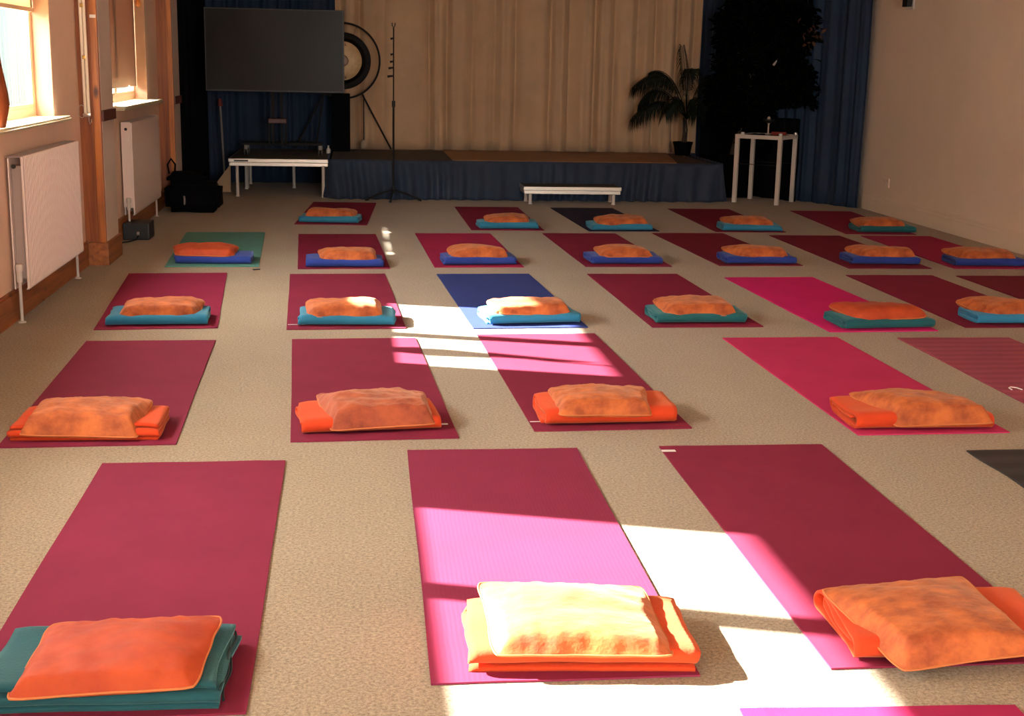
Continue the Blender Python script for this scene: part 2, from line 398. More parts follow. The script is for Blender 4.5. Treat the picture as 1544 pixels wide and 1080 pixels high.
def window(i, a, b, mu, blind_z, blind_mat_, sun_gaps=False):
    xo = XW-.14; xi = XW-.10
    m = MB()
    m.box(xo, xi, a, a+.05, ZS, ZH, .004); m.box(xo, xi, b-.05, b, ZS, ZH, .004)
    m.box(xo, xi, a+.05, b-.05, ZS, ZS+.052, .004); m.box(xo, xi, a+.05, b-.05, ZH-.05, ZH, .004)
    m.box(xo, xi, mu-.03, mu+.03, ZS+.052, ZH-.05, .004)
    o = structure(m.build('window_%d' % i, M_frame))
    for p0, p1 in ((a+.05, mu-.03), (mu+.03, b-.05)):
        g = MB(); g.box(xo+.018, xo+.022, p0, p1, ZS+.052, ZH-.05); g.build('glass_pane', M_glass, o)
        q = MB(); s = .022
        q.box(xo+.008, xi-.002, p0, p0+s, ZS+.052, ZH-.05, .003); q.box(xo+.008, xi-.002, p1-s, p1, ZS+.052, ZH-.05, .003)
        q.box(xo+.008, xi-.002, p0+s, p1-s, ZS+.052, ZS+.052+s, .003); q.box(xo+.008, xi-.002, p0+s, p1-s, ZH-.05-s, ZH-.05, .003)
        q.build('sash', M_frame, o)
    for c0, c1 in ((a, a+.008), (b-.008, b)):
        q = MB(); q.box(XW-.10, XW-.001, c0, c1, ZS, ZH, .001); q.build('jamb_lining', M_jamb_glow, o)  # thin lining added to carry the jamb's warm glow
    # sill board with bull nose and horns
    bm = bmesh.new()
    X0 = XW-.10; X1 = XW+.045; X2 = XW+(.13 if sun_gaps else .09)  # deeper nosing at the brown blind, shaped to block a strip of sun
    ya, yb = a-.14, b+.16
    out = [(X0, a), (XW, a), (XW, ya), (XW+.02, ya-.005), (XW+.06, ya+.015), (X2-.008, ya+.06), (X2, ya+.14),
           (X2, yb-.14), (X2-.008, yb-.06), (XW+.06, yb-.015), (XW+.02, yb+.005), (XW, yb), (XW, b), (X0, b)]
    lo = [bm.verts.new((x, y, ZS-.030)) for x, y in out]
    f = bm.faces.new(lo)
    r = bmesh.ops.extrude_face_region(bm, geom=[f])
    for v in r['geom']:
        if isinstance(v, bmesh.types.BMVert): v.co.z = ZS
    ed = [e for e in bm.edges if abs(e.verts[0].co.z-e.verts[1].co.z) < 1e-6 and min(e.verts[0].co.x, e.verts[1].co.x) > XW-.001 and max(e.verts[0].co.x, e.verts[1].co.x) > XW+.01]
    bmesh.ops.bevel(bm, geom=ed, offset=.012, segments=3, affect='EDGES')
    s_ = MB(); s_.add(bm); s_.build('sill', M_sill, o)
    # roller blind
    bm = bmesh.new(); ny = 60; xb = XW-.085
    cols = []
    for k in range(ny+1):
        y = a+.03+(b-.06-a)*k/ny
        zb = blind_z
        if sun_gaps:
            zb = blind_z - .010 + .012*math.exp(-((y-10.24)/.06)**2) + .016*math.exp(-((y-11.47)/.055)**2)  # hem lifts shaped to let two sun spots reach the floor
        cols.append([(xb + .004*math.sin(y*9), y, ZH - (ZH-zb)*j/14) for j in range(15)])
    vs = [[bm.verts.new(p) for p in c] for c in cols]
    for k in range(ny):
        for j in range(14): bm.faces.new((vs[k][j], vs[k+1][j], vs[k+1][j+1], vs[k][j+1]))
    me = bpy.data.meshes.new('blind'); bm.to_mesh(me); bm.free()
    bo = link('blind', me, blind_mat_, None, True)
    mod = bo.modifiers.new('t', 'SOLIDIFY'); mod.thickness = .0015
    bar = MB()
    if not sun_gaps: bar.box(xb-.006, xb+.006, a+.03, b-.03, blind_z-.012, blind_z+.012, .004)
    if not sun_gaps: bar.build('hem_bar', M_redbrown if sun_gaps else M_frame, bo)
    return o, bo
WL = ['cream roller blind in the left window farthest behind the camera', 'cream roller blind pulled part way down behind the camera side window',
      'cream roller blind in the window beside the nearest sunlit mats',
      'pale cream roller blind high in the bright left window above the ribbed radiator',
      'brown roller blind drawn down nearly to the sill of the farther left window']
for i, (a, b, mu) in enumerate(WIN):
    o, bo = window(i+1, a, b, mu, 1.118 if i == 4 else 1.60, M_blind_b if i == 4 else M_blind, i == 4)
    tag(bo, WL[i], 'blind', 'roller blinds in the left wall')
for i, (a, b) in enumerate(REAR):  # frame and pane of the added rear opening
    m = MB(); y0, y1 = YF-.14, YF-.10
    m.box(a, a+.06, y0, y1, .85, 2.35); m.box(b-.06, b, y0, y1, .85, 2.35); m.box(a, b, y0, y1, .85, .91); m.box(a, b, y0, y1, 2.29, 2.35)
    m.box((a+b)/2-.03, (a+b)/2+.03, y0, y1, .9, 2.3)
    o = structure(m.build('window_%d' % (i+6), M_frame))
    g = MB(); g.box(a+.06, b-.06, y0+.018, y0+.022, .91, 2.29); g.build('glass_pane', M_glass, o)

# blind cord with orange acorn
m = MB(); m.tube([(0, 0, .03), (0, 0, .5)], .002, 6); o = m.build('blind_cord', M_white, bo, True, (XW-.02, 11.72, 1.79))
m = MB(); m.lathe([(0.001, -.035), (.018, -.025), (.024, -.005), (.018, .015), (.006, .03), (0.001, .032)], n=16); m.build('acorn', mat('orange_wood', (0.75, .25, .05), .4), o, True)

# outside
m = MB(); m.box(-30, XW-.2, -30, 70, -.35, -.3); structure(m.build('ground', M_ground))
m = MB()
fo = empty('garden_fence', 'pale aqua board fence seen bright and blurred through the left window', 'fence', (-6.2, 8, -.3))  # boards added to give the bright pane its aqua streaks
k = 0
m = MB()
for k in range(330):
    y = -14 + k*.2
    m.box(-.012, .012, y-8+8, y+.185, 0, 2.9 + .01*math.sin(k*7.3))
m.build('board_panel', M_fenceo, fo)
for k in range(17):
    m = MB(); m.box(-.12, -.02, -14+k*4, -13.9+k*4, 0, 2.3); m.build('post', M_fenceo, fo)

# ---------------------------------------------------------------- radiators
def radiator(y0, y1, z0, z1, label, ribbed):
    xb, xf = XW+.035, XW+.095
    o = empty('radiator', label, 'radiator', (XW+.06, (y0+y1)/2, 0), 0, 'radiators under the left windows')
    ox, oy = XW+.06, (y0+y1)/2
    def P(m, name, mt, sm=False):
        bmesh.ops.translate(m.bm, verts=m.bm.verts[:], vec=(-ox, -oy, 0)); return m.build(name, mt, o, sm)
    # front panel: ribs
    bm = bmesh.new(); n = int((y1-y0-.04)/.0333)
    prof = [(xf-.012, y0), (xf-.002, y0+.004), (xf, y0+.012)]
    for k in range(n):
        a = y0+.02+(y1-y0-.04)*k/n; w = (y1-y0-.04)/n
        d = .011 if ribbed else .0018
        prof += [(xf, a+w*.15), (xf-d, a+w*.35), (xf-d, a+w*.65), (xf, a+w*.85)]
    prof += [(xf, y1-.012), (xf-.002, y1-.004), (xf-.012, y1)]
    zs = [z0, z0+.012, z0+.035, z0+.05, z1-.05, z1-.035, z1-.008, z1]
    rows = []
    for zi, z in enumerate(zs):
        flat = zi in (0, 1, 2, 5, 6, 7)
        rows.append([bm.verts.new(((xf if (flat and x > xf-.01) else x) - (.006 if zi in (0, 7) else 0), y, z)) for x, y in prof])
    for r0, r1 in zip(rows, rows[1:]):
        for k in range(len(prof)-1): bm.faces.new((r0[k], r0[k+1], r1[k+1], r1[k]))
    m = MB(); m.add(bm); fp = P(m, 'front_panel', M_rad, 'auto')
    sd = fp.modifiers.new('t', 'SOLIDIFY'); sd.thickness = .0015
    m = MB(); m.box(xb-.02, xb-.012, y0+.01, y1-.01, z0, z1-.01, .003); P(m, 'back_panel', M_rad)
    for a, b in ((y0-.004, y0+.004), (y1-.004, y1+.004)) if not ribbed else ():
        m = MB(); m.box(xb-.022, xf-.012, a, b, z0+.06, z1+.002, .002); P(m, 'side_panel', M_rad)
    m = MB(); nb = int((y1-y0)/.02)
    m.box(xb-.022, xb-.014, y0, y1, z1-.006, z1); m.box(xf-.016, xf-.008, y0, y1, z1-.006, z1)
    for k in range(nb): m.box(xb-.016, xf-.014, y0+.01+k*.02, y0+.018+k*.02, z1-.006, z1-.001)
    P(m, 'top_grille', M_rad_dark)
    m = MB(); m.box(xb-.01, xf-.018, y0+.05, y1-.05, z0+.05, z1-.05); P(m, 'convector', M_rad_dark)
    for yy in (y0-.035, y1-.02):
        m = MB(); m.tube([(XW+.055, yy, 0), (XW+.055, yy, z0+.06)], .0085, 10)
        m.lathe([(.02, 0), (.02, .006), (.009, .010)], (XW+.055, yy, 0), 14); P(m, 'pipe', M_legpaint, 'auto')
    m = MB(); yy = y0-.035
    m.tube([(XW+.055, yy, z0+.045), (XW+.055, yy, z0+.10)], .015, 12)
    m.tube([(XW+.055, yy, z0+.06), (XW+.055, y0+.01, z0+.06)], .010, 10)
    m.lathe([(.018, 0), (.02, .01), (.02, .03), (.014, .038)], (XW+.055, yy, z0+.10), 14)
    P(m, 'valve', M_legpaint, 'auto')
    m = MB(); m.tube([(XW+.05, y0-.012, z1-.05), (XW+.05, y0-.002, z1-.05)], .011, 12); P(m, 'vent_plug', M_black)
    return o
radiator(7.0, 8.42, .165, .845, 'ribbed white radiator under the bright left window', True)
radiator(10.42, 11.84, .165, .865, 'white flat-faced radiator under the brown blind window', False)

# white window pole on pine board
o = empty('window_pole', 'white jointed window pole hung on the pine pilaster between radiators', 'pole', (XW+.052, 8.935, 0))
m = MB()
for dx in (-.011, .011): m.tube([(dx-.003, 0, 2.3), (dx+.003, 0, .985)], .0105, 12)
m.build('pole', mat('white_pole_paint', (0.85, .76, .60), .25), o, 'auto')
for z in (1.34, 1.66, 2.0):
    m = MB(); m.box(-.010, .010, -.014, .012, z-.012, z+.012, .003); m.build('joint_band', M_brass, o)
m = MB(); m.box(-.024, .026, -.014, .012, .965, .988, .003)
m.tube([(.012, -.006, .965), (.015, -.014, .94), (.022, -.02, .92), (.03, -.016, .935), (.028, -.006, .95)], .004, 8)
m.build('hook', M_chrome, o, 'auto')
m = MB(); m.tube([(-.03+.022*math.cos(t), -.004, 1.0+.04*math.sin(t)) for t in [2*PI*k/24 for k in range(25)]], .002, 6); m.build('cord_loop', M_legpaint, o, True)
m = MB(); m.box(XW+.094, XW+.131, 8.9478, 8.9518, 1.585, 1.605); tag(m.build('white_sticker', M_tagw), 'small white sticker on the pine batten beside the window pole', 'sticker')

# carved figure on the window sill
o = empty('wooden_carving', 'red-brown carved wooden ornament standing on the bright window sill', 'ornament', (XW+.035, 6.84, ZS))
prof = [(.050, 0), (.058, .006), (.062, .03), (.078, .07), (.088, .11), (.080, .16), (.062, .22), (.046, .28), (.036, .34), (.028, .40), (.02, .46), (.012, .50), (.001, .51)]
m = MB(); m.lathe(prof, n=32)
for v in m.bm.verts:
    v.co.x *= .5; z = v.co.z; v.co.y += .02*math.sin(z*9)
m.build('body', mat('polished_red_wood', (0.30, .075, .025), .25, var=.25, vscale=10, stretch=(3, 3, .6)), o, True)
m = MB(); m.tube([(0, .0, .30), (.004, -.05, .40), (.006, -.075, .52), (.004, -.06, .60)], [.016, .014, .011, .006], 12); m.build('neck', MATC['polished_red_wood'], o, True)

# ---------------------------------------------------------------- mats, blankets, cushions
MATS = {"1a": [[-0.386, 13.12], [0.223, 13.083], [0.114, 11.261], [-0.494, 11.298]],
 "1b": [[0.968, 12.784], [1.578, 12.785], [1.581, 10.96], [0.971, 10.959]],
 "1c": [[1.897, 12.758], [2.507, 12.778], [2.564, 10.953], [1.955, 10.934]],
 "1d": [[3.058, 12.767], [3.668, 12.763], [3.657, 10.938], [3.047, 10.942]],
 "1e": [[4.265, 12.675], [4.874, 12.64], [4.769, 10.818], [4.16, 10.853]],
 "2a": [[-1.311, 10.7], [-0.701, 10.725], [-0.627, 8.901], [-1.236, 8.876]],
 "2b": [[-0.434, 10.627], [0.176, 10.649], [0.242, 8.825], [-0.367, 8.803]],
 "2c": [[0.493, 10.715], [1.103, 10.731], [1.151, 8.907], [0.542, 8.89]],
 "2d": [[1.538, 10.764], [2.148, 10.78], [2.194, 8.955], [1.584, 8.94]],
 "2e": [[2.469, 10.819], [3.078, 10.844], [3.154, 9.02], [2.544, 8.995]],
 "2f": [[3.442, 10.72], [4.052, 10.722], [4.057, 8.897], [3.447, 8.895]],
 "2g": [[4.237, 10.722], [4.847, 10.717], [4.831, 8.891], [4.221, 8.897]],
 "3a": [[-1.418, 8.579], [-0.809, 8.618], [-0.692, 6.796], [-1.301, 6.757]],
 "3b": [[-0.407, 8.573], [0.202, 8.595], [0.267, 6.771], [-0.343, 6.749]],
 "3c": [[0.537, 8.584], [1.147, 8.61], [1.226, 6.787], [0.617, 6.76]],
 "3d": [[1.537, 8.606], [2.147, 8.617], [2.181, 6.792], [1.571, 6.781]],
 "3e": [[2.432, 8.469], [3.041, 8.49], [3.106, 6.666], [2.496, 6.645]],
 "3f": [[3.307, 8.581], [3.917, 8.579], [3.912, 6.754], [3.302, 6.755]],
 "4a": [[-1.282, 6.469], [-0.672, 6.482], [-0.632, 4.658], [-1.242, 4.644]],
 "4b": [[-0.305, 6.496], [0.304, 6.521], [0.381, 4.697], [-0.229, 4.672]],
 "4c": [[0.621, 6.601], [1.23, 6.618], [1.281, 4.793], [0.671, 4.776]],
 "4d": [[1.871, 6.495], [2.481, 6.504], [2.506, 4.679], [1.896, 4.67]],
 "4e": [[2.8, 6.48], [3.41, 6.477], [3.398, 4.651], [2.789, 4.655]],
 "5a": [[-0.846, 4.435], [-0.236, 4.438], [-0.229, 2.612], [-0.839, 2.61]],
 "5b": [[0.185, 4.544], [0.795, 4.538], [0.776, 2.713], [0.166, 2.719]],
 "5c": [[1.098, 4.551], [1.708, 4.547], [1.696, 2.722], [1.086, 2.726]],
 "5d": [[2.213, 4.445], [2.823, 4.445], [2.823, 2.615], [2.213, 2.615]],
 "6a": [[0.819, 2.55], [1.429, 2.521], [1.344, 0.693], [0.735, 0.722]],
 "3g": [[4.08, 8.56], [4.69, 8.56], [4.69, 6.73], [4.08, 6.73]]}
BLANKETS = {"1a": [-0.194, 11.512, -0.1, 0.5, 0.3],
 "1b": [1.29, 11.164, 0.042, 0.5, 0.3],
 "1c": [2.241, 11.11, 0.049, 0.5, 0.3],
 "1d": [3.386, 11.119, -0.046, 0.5, 0.3],
 "1e": [4.573, 11.085, -0.017, 0.5, 0.3],
 "2a": [-0.935, 9.132, -0.009, 0.5, 0.3],
 "2b": [-0.058, 8.994, 0.018, 0.5, 0.3],
 "2c": [0.855, 9.116, 0.076, 0.5, 0.3],
 "2d": [1.893, 9.184, 0.021, 0.5, 0.3],
 "2e": [2.874, 9.212, -0.009, 0.5, 0.3],
 "2f": [3.795, 9.207, -0.044, 0.5, 0.3],
 "2g": [4.548, 9.133, -0.059, 0.5, 0.3],
 "3a": [-1.01, 6.989, 0.043, 0.5, 0.3],
 "3b": [-0.035, 6.974, -0.012, 0.5, 0.3],
 "3c": [0.933, 7.008, 0.124, 0.5, 0.3],
 "3d": [1.866, 7.018, 0.008, 0.5, 0.3],
 "3e": [2.846, 6.856, 0.07, 0.5, 0.3],
 "3f": [3.664, 6.974, -0.012, 0.5, 0.3],
 "4a": [-0.956, 4.856, -0.023, 0.515, 0.3],
 "4b": [0.05, 4.925, 0.099, 0.514, 0.3],
 "4c": [0.979, 4.99, 0.044, 0.524, 0.3],
 "4d": [2.184, 4.864, -0.019, 0.55, 0.3],
 "5a": [-0.533, 2.795, -0.02, 0.5, 0.33],
 "5b": [0.521, 2.901, -0.074, 0.515, 0.33],
 "5c": [1.418, 2.903, -0.058, 0.5, 0.33]}
CUSHIONS = {"1a": [[-0.432, 11.389, 0.032], [0.014, 11.346, 0.029], [0.044, 11.646, 0.085], [-0.385, 11.689, 0.085]],
 "1b": [[1.09, 11.009, 0.031], [1.483, 11.025, 0.032], [1.492, 11.325, 0.085], [1.096, 11.309, 0.085]],
 "1c": [[2.034, 10.953, 0.038], [2.486, 10.974, 0.044], [2.491, 11.274, 0.085], [2.035, 11.253, 0.085]],
 "1d": [[3.187, 10.989, 0.022], [3.589, 10.971, 0.022], [3.554, 11.271, 0.085], [3.149, 11.289, 0.085]],
 "1e": [[4.325, 10.946, 0.037], [4.75, 10.939, 0.029], [4.738, 11.239, 0.085], [4.31, 11.246, 0.085]],
 "2a": [[-1.187, 8.989, 0.064], [-0.796, 8.986, 0.057], [-0.776, 9.286, 0.085], [-1.241, 9.289, 0.085]],
 "2b": [[-0.222, 8.846, 0.044], [0.164, 8.853, 0.04], [0.151, 9.153, 0.085], [-0.251, 9.146, 0.085]],
 "2c": [[0.655, 8.955, 0.035], [1.072, 8.985, 0.032], [1.047, 9.285, 0.085], [0.639, 9.255, 0.085]],
 "2d": [[1.704, 9.035, 0.055], [2.091, 9.043, 0.055], [2.059, 9.343, 0.085], [1.691, 9.335, 0.085]],
 "2e": [[2.71, 9.069, 0.04], [3.07, 9.065, 0.056], [3.106, 9.365, 0.085], [2.63, 9.369, 0.085]],
 "2f": [[3.602, 9.073, 0.042], [4.02, 9.055, 0.047], [4.051, 9.355, 0.085], [3.564, 9.373, 0.085]],
 "2g": [[4.34, 9.004, 0.048], [4.741, 8.98, 0.05], [4.802, 9.28, 0.085], [4.273, 9.304, 0.085]],
 "3a": [[-1.2, 6.836, 0.05], [-0.798, 6.854, 0.034], [-0.78, 7.154, 0.085], [-1.199, 7.136, 0.085]],
 "3b": [[-0.244, 6.831, 0.053], [0.16, 6.827, 0.039], [0.146, 7.127, 0.085], [-0.266, 7.131, 0.085]],
 "3c": [[0.734, 6.838, 0.068], [1.167, 6.889, 0.04], [1.144, 7.189, 0.085], [0.706, 7.138, 0.085]],
 "3d": [[1.661, 6.871, 0.053], [2.076, 6.874, 0.045], [2.058, 7.174, 0.085], [1.64, 7.171, 0.085]],
 "3e": [[2.669, 6.697, 0.049], [3.089, 6.727, 0.064], [3.03, 7.027, 0.085], [2.585, 6.997, 0.085]],
 "3f": [[3.465, 6.832, 0.043], [3.908, 6.827, 0.044], [3.887, 7.127, 0.085], [3.383, 7.132, 0.085]],
 "4a": [[-1.185, 4.691, 0.033], [-0.762, 4.681, 0.022], [-0.747, 4.981, 0.085], [-1.164, 4.991, 0.085]],
 "4b": [[-0.093, 4.741, 0.022], [0.307, 4.78, 0.033], [0.275, 5.08, 0.085], [-0.155, 5.041, 0.085]],
 "4c": [[0.765, 4.81, 0.053], [1.138, 4.826, 0.045], [1.169, 5.126, 0.085], [0.762, 5.11, 0.085]],
 "4d": [[2.05, 4.698, 0.025], [2.456, 4.69, 0.036], [2.366, 4.99, 0.085], [1.963, 4.998, 0.085]],
 "5a": [[-0.722, 2.614, 0.049], [-0.326, 2.606, 0.066], [-0.3, 2.939, 0.085], [-0.691, 2.921, 0.085]],
 "5b": [[0.302, 2.732, 0.057], [0.717, 2.702, 0.057], [0.714, 3.045, 0.085], [0.298, 3.103, 0.085]],
 "5c": [[1.221, 2.652, 0.024], [1.571, 2.67, 0.052], [1.557, 3.061, 0.085], [1.145, 3.003, 0.085]]}

def yoga_mat(q, mt, wav=.0):
    q = [Vector((x, y, 0)) for x, y in q]           # TL TR BR BL
    c = (q[0]+q[1]+q[2]+q[3])/4
    ang = math.atan2((q[1]-q[0]).y, (q[1]-q[0]).x)
    R = Matrix.Rotation(-ang, 3, 'Z'); L = [R @ (p-c) for p in q]
    sd = random.random()*100
    bm = bmesh.new(); nu, nv = 12, 30; g = []
    for j in range(nv+1):
        row = []
        for i in range(nu+1):
            u, v = i/nu, j/nv
            p = (L[3]*(1-u)+L[2]*u)*(1-v) + (L[0]*(1-u)+L[1]*u)*v
            ex = .0025*noise.noise(Vector((sd, v*3, u*.5)))*(1 if u in (0, 1) else .3)
            ey = .004*noise.noise(Vector((u*3, sd, 7)))*(1 if v in (0, 1) else .3)
            if wav and u == 0: ex += wav*(.5+noise.noise(Vector((sd, v*9, 1))))
            far = max(0, (v-.9)/.1)
            z = .0052 + .0022*max(0, noise.noise(Vector((u*4+sd, v*3, 2))))*far
            row.append((p.x+ex, p.y+ey, z))
        g.append(row)
    top = [[bm.verts.new(p) for p in r] for r in g]
    bot = [[bm.verts.new((p[0], p[1], max(.0006, p[2]-.0046))) for p in r] for r in g]
    for j in range(nv):
        for i in range(nu):
            bm.faces.new((top[j][i], top[j][i+1], top[j+1][i+1], top[j+1][i]))
            bm.faces.new((bot[j][i], bot[j+1][i], bot[j+1][i+1], bot[j][i+1]))
    for j in range(nv):
        bm.faces.new((top[j][0], top[j+1][0], bot[j+1][0], bot[j][0])); bm.faces.new((top[j+1][nu], top[j][nu], bot[j][nu], bot[j+1][nu]))
    for i in range(nu):
        bm.faces.new((top[0][i+1], top[0][i], bot[0][i], bot[0][i+1])); bm.faces.new((top[nv][i], top[nv][i+1], bot[nv][i+1], bot[nv][i]))
    bmesh.ops.recalc_face_normals(bm, faces=bm.faces[:])
    me = bpy.data.meshes.new('yoga_mat'); bm.to_mesh(me); bm.free()
    return link('yoga_mat', me, mt, None, False, c, ang)

def blanket(cx, cy, ang, w, d, mt, style, seed, base=.0055, H=.054):
    """fleece folded over itself: a flattened spiral in the y-z plane drawn out along x"""
    rnd = random.Random(seed)
    t = .0102
    pts = []
    def path(layers):
        # front roll at y=-d/2, back roll at y=+d/2
        P_ = []
        y0, y1 = -d/2+.002, d/2-.002
        zl = [base+t/2+ (H-t)*k/(layers-1) for k in range(layers)]
        if style == 'spiral':
            # outer wrap bottom -> back -> top -> front -> inner layers
            n = 10; mid = base+H/2; ro = (H-t)/2
            P_ += [(y0+ro+.02 + (y1-ro-(y0+ro+.02))*k/n, base+t/2) for k in range(n+1)]
            P_ += [(y1-ro+ro*math.sin(a), mid-ro*math.cos(a)) for a in [PI*k/8 for k in range(1, 8)]]
            P_ += [(y1-ro-(y1-y0-2*ro)*k/n, base+H-t/2) for k in range(n+1)]
            P_ += [(y0+ro-ro*math.sin(a), mid+ro*math.cos(a)) for a in [PI*k/8 for k in range(1, 7)]]
            r2 = ro-t*.98
            P_ += [(y0+ro+.010+(y1-ro-.01-(y0+ro+.010))*k/n, mid-r2*.72) for k in range(1, n+1)]
            P_ += [(y1-ro-.01+r2*.72*math.sin(a), mid-r2*.72*math.cos(a)) for a in [PI*k/5 for k in range(1, 5)]]
            P_ += [(y1-ro-.01-(y1-y0-2*ro-.02)*k/n, mid+r2*.72) for k in range(n+1)]
        else:
            n = 12; L4 = 4 if style == 'zigzag' else 3
            zl = [base+t/2+(H-t)*k/(L4-1) for k in range(L4)]; rr = (zl[1]-zl[0])/2
            for k in range(L4):
                a, b = (y0+rr, y1-rr) if k % 2 == 0 else (y1-rr, y0+rr)
                P_ += [(a+(b-a)*s/n, zl[k]) for s in range(n+1)]
                if k < L4-1:
                    sg = 1 if k % 2 == 0 else -1
                    P_ += [(b+sg*rr*math.sin(q), zl[k]+rr-rr*math.cos(q)) for q in [PI*s/6 for s in range(1, 6)]]
        return P_
    P_ = path(4)
    # arc length, normals
    N = []
    for i in range(len(P_)):
        a = P_[max(i-1, 0)]; b = P_[min(i+1, len(P_)-1)]
        dy, dz = b[0]-a[0], b[1]-a[1]; l = math.hypot(dy, dz) or 1
        N.append((-dz/l, dy/l))
    ring = [(P_[i][0]+N[i][0]*t/2, P_[i][1]+N[i][1]*t/2, i) for i in range(len(P_))] + \
           [(P_[i][0]-N[i][0]*t/2, P_[i][1]-N[i][1]*t/2, i) for i in reversed(range(len(P_)))]
    nx = 30; bm = bmesh.new(); rows = []
    for k in range(nx+1):
        u = k/nx; row = []
        e = max(0, abs(u-.5)*2-.8)/.2
        for y, z, i in ring:
            s = i/len(P_)
            off = .022*noise.noise(Vector((seed*3.1, s*6, 5 if u < .5 else 9)))
            x = (u-.5)*w + off*(1 if u > .5 else -1)*abs(u-.5)*2
            nn = noise.noise(Vector((x*7+seed, s*9, 3)))
            zz = (z-base)
            f = zz/H
            dz = .0045*nn*f + .006*noise.noise(Vector((x*3.3, y*6+seed, 11)))*f
            dy_ = .005*noise.noise(Vector((x*5, seed+f*2, 1))) + .004*f*noise.noise(Vector((x*14, seed, 4)))
            dz -= .006*e*e*f
            row.append(bm.verts.new((x, y+dy_, max(base-.0005, z+dz))))
        rows.append(row)
    n = len(ring)
    for a, b in zip(rows, rows[1:]):
        for k in range(n): bm.faces.new((a[k], a[(k+1) % n], b[(k+1) % n], b[k]))
    half = n//2
    for r_, flip in ((rows[0], False), (rows[-1], True)):
        for k in range(half-1):
            f = (r_[k], r_[k+1], r_[n-2-k], r_[n-1-k])
            bm.faces.new(f if flip else f[::-1])
    bmesh.ops.recalc_face_normals(bm, faces=bm.faces[:])
    me = bpy.data.meshes.new('folded_blanket'); bm.to_mesh(me); bm.free()
    o = link('folded_blanket', me, mt, None, True, (cx, cy, 0), ang)
    return o

def cushion(q, mt, seed, T=.062, wr=.006, hi=False, ex=.42):
    q = [Vector(p) for p in q]                       # BL BR TR TL
    c = (q[0]+q[1]+q[2]+q[3])/4; c.z = 0
    ang = math.atan2((q[1]-q[0]).y, (q[1]-q[0]).x)
    R = Matrix.Rotation(-ang, 3, 'Z'); L = [R @ (p-c) for p in q]
    nu, nv = (56, 44) if hi else (34, 26)
    def sm(x): x = max(0, min(1, x)); return x*x*(3-2*x)
    bm = bmesh.new(); top = []; bot = []; seam = []
    for j in range(nv+1):
        rt, rb = [], []
        for i in range(nu+1):
            # denser rows near the seam
            u = .5-.5*math.cos(PI*i/nu); v = .5-.5*math.cos(PI*j/nv)
            p = (L[0]*(1-u)+L[1]*u)*(1-v) + (L[3]*(1-u)+L[2]*u)*v
            # soft concave edges with ears
            px = .008*math.sin(PI*v)*(1-2*u)*abs(1-2*u)**3 + .003*noise.noise(Vector((v*5, seed, u*3)))
            py = .007*math.sin(PI*u)*(1-2*v)*abs(1-2*v)**3 + .004*noise.noise(Vector((u*5, seed+4, v*3)))
            cr = (abs(2*u-1)**7)*(abs(2*v-1)**7)*(.012 if hi else .030)
            px += (cr if u < .5 else -cr); py += (cr if v < .5 else -cr)*.8
            zs = p.z; mid = .078
            # distance from edge
            k = sm(min(u/.10, (1-u)/.10, v/.09, (1-v)/.2))
            z0 = zs*(1-k) + mid*k
            a = (1-abs(2*u-1)**2.5); b = (1-abs(2*v-1)**2.3)
            h = (max(0, a*b))**ex
            w1 = noise.noise(Vector((p.x*16+seed, p.y*22, 1)))*wr
            w2 = noise.noise(Vector((p.x*45+seed, p.y*60, 4)))*wr*.42
            # gathers running off the near and far seams
            gth = math.sin(u*46+seed+2.5*noise.noise(Vector((u*7, seed, 0))))*.0022*math.exp(-min(v, 1-v)*9)
            lump = (.75+.35*noise.noise(Vector((p.x*5+seed*2, p.y*6, 8))))
            zt = z0 + T*h*lump + (w1+w2)*min(1, h*2) + gth*min(1, h*3)
            zb = z0 - min(.016, .05*h)*1.0
            if zs < .055 and v < .25: zb = z0-.010*min(1, h*4)
            rt.append((p.x+px, p.y+py, zt)); rb.append((p.x+px, p.y+py, zb))
        top.append(rt); bot.append(rb)
    tv = [[bm.verts.new(p) for p in r] for r in top]
    bv = [[(tv[j][i] if (i in (0, nu) or j in (0, nv)) else bm.verts.new(bot[j][i])) for i in range(nu+1)] for j in range(nv+1)]
    for j in range(nv):
        for i in range(nu):
            bm.faces.new((tv[j][i], tv[j][i+1], tv[j+1][i+1], tv[j+1][i]))
            f = (bv[j][i], bv[j+1][i], bv[j+1][i+1], bv[j][i+1])
            if len(set(f)) == 4:
                try: bm.faces.new(f)
                except ValueError: pass
    edge = [top[0][i] for i in range(nu+1)] + [top[j][nu] for j in range(1, nv+1)] + [top[nv][i] for i in range(nu-1, -1, -1)] + [top[j][0] for j in range(nv-1, 0, -1)]
    bmesh.ops.recalc_face_normals(bm, faces=bm.faces[:])
    me = bpy.data.meshes.new('cushion'); bm.to_mesh(me); bm.free()
    o = link('cushion', me, mt, None, True, c, ang)
    m = MB(); m.tube(edge + [edge[0]], .0028, 6, cap=False); m.build('piping', M_piping, o, True)
    return o

ROWN = {1: 'back row', 2: 'second back row', 3: 'middle row', 4: 'fourth row', 5: 'front row'}
POS = {'a': 'leftmost', 'b': 'second from left', 'c': 'third from left', 'd': 'fourth from left', 'e': 'fifth from left', 'f': 'sixth from left', 'g': 'rightmost'}
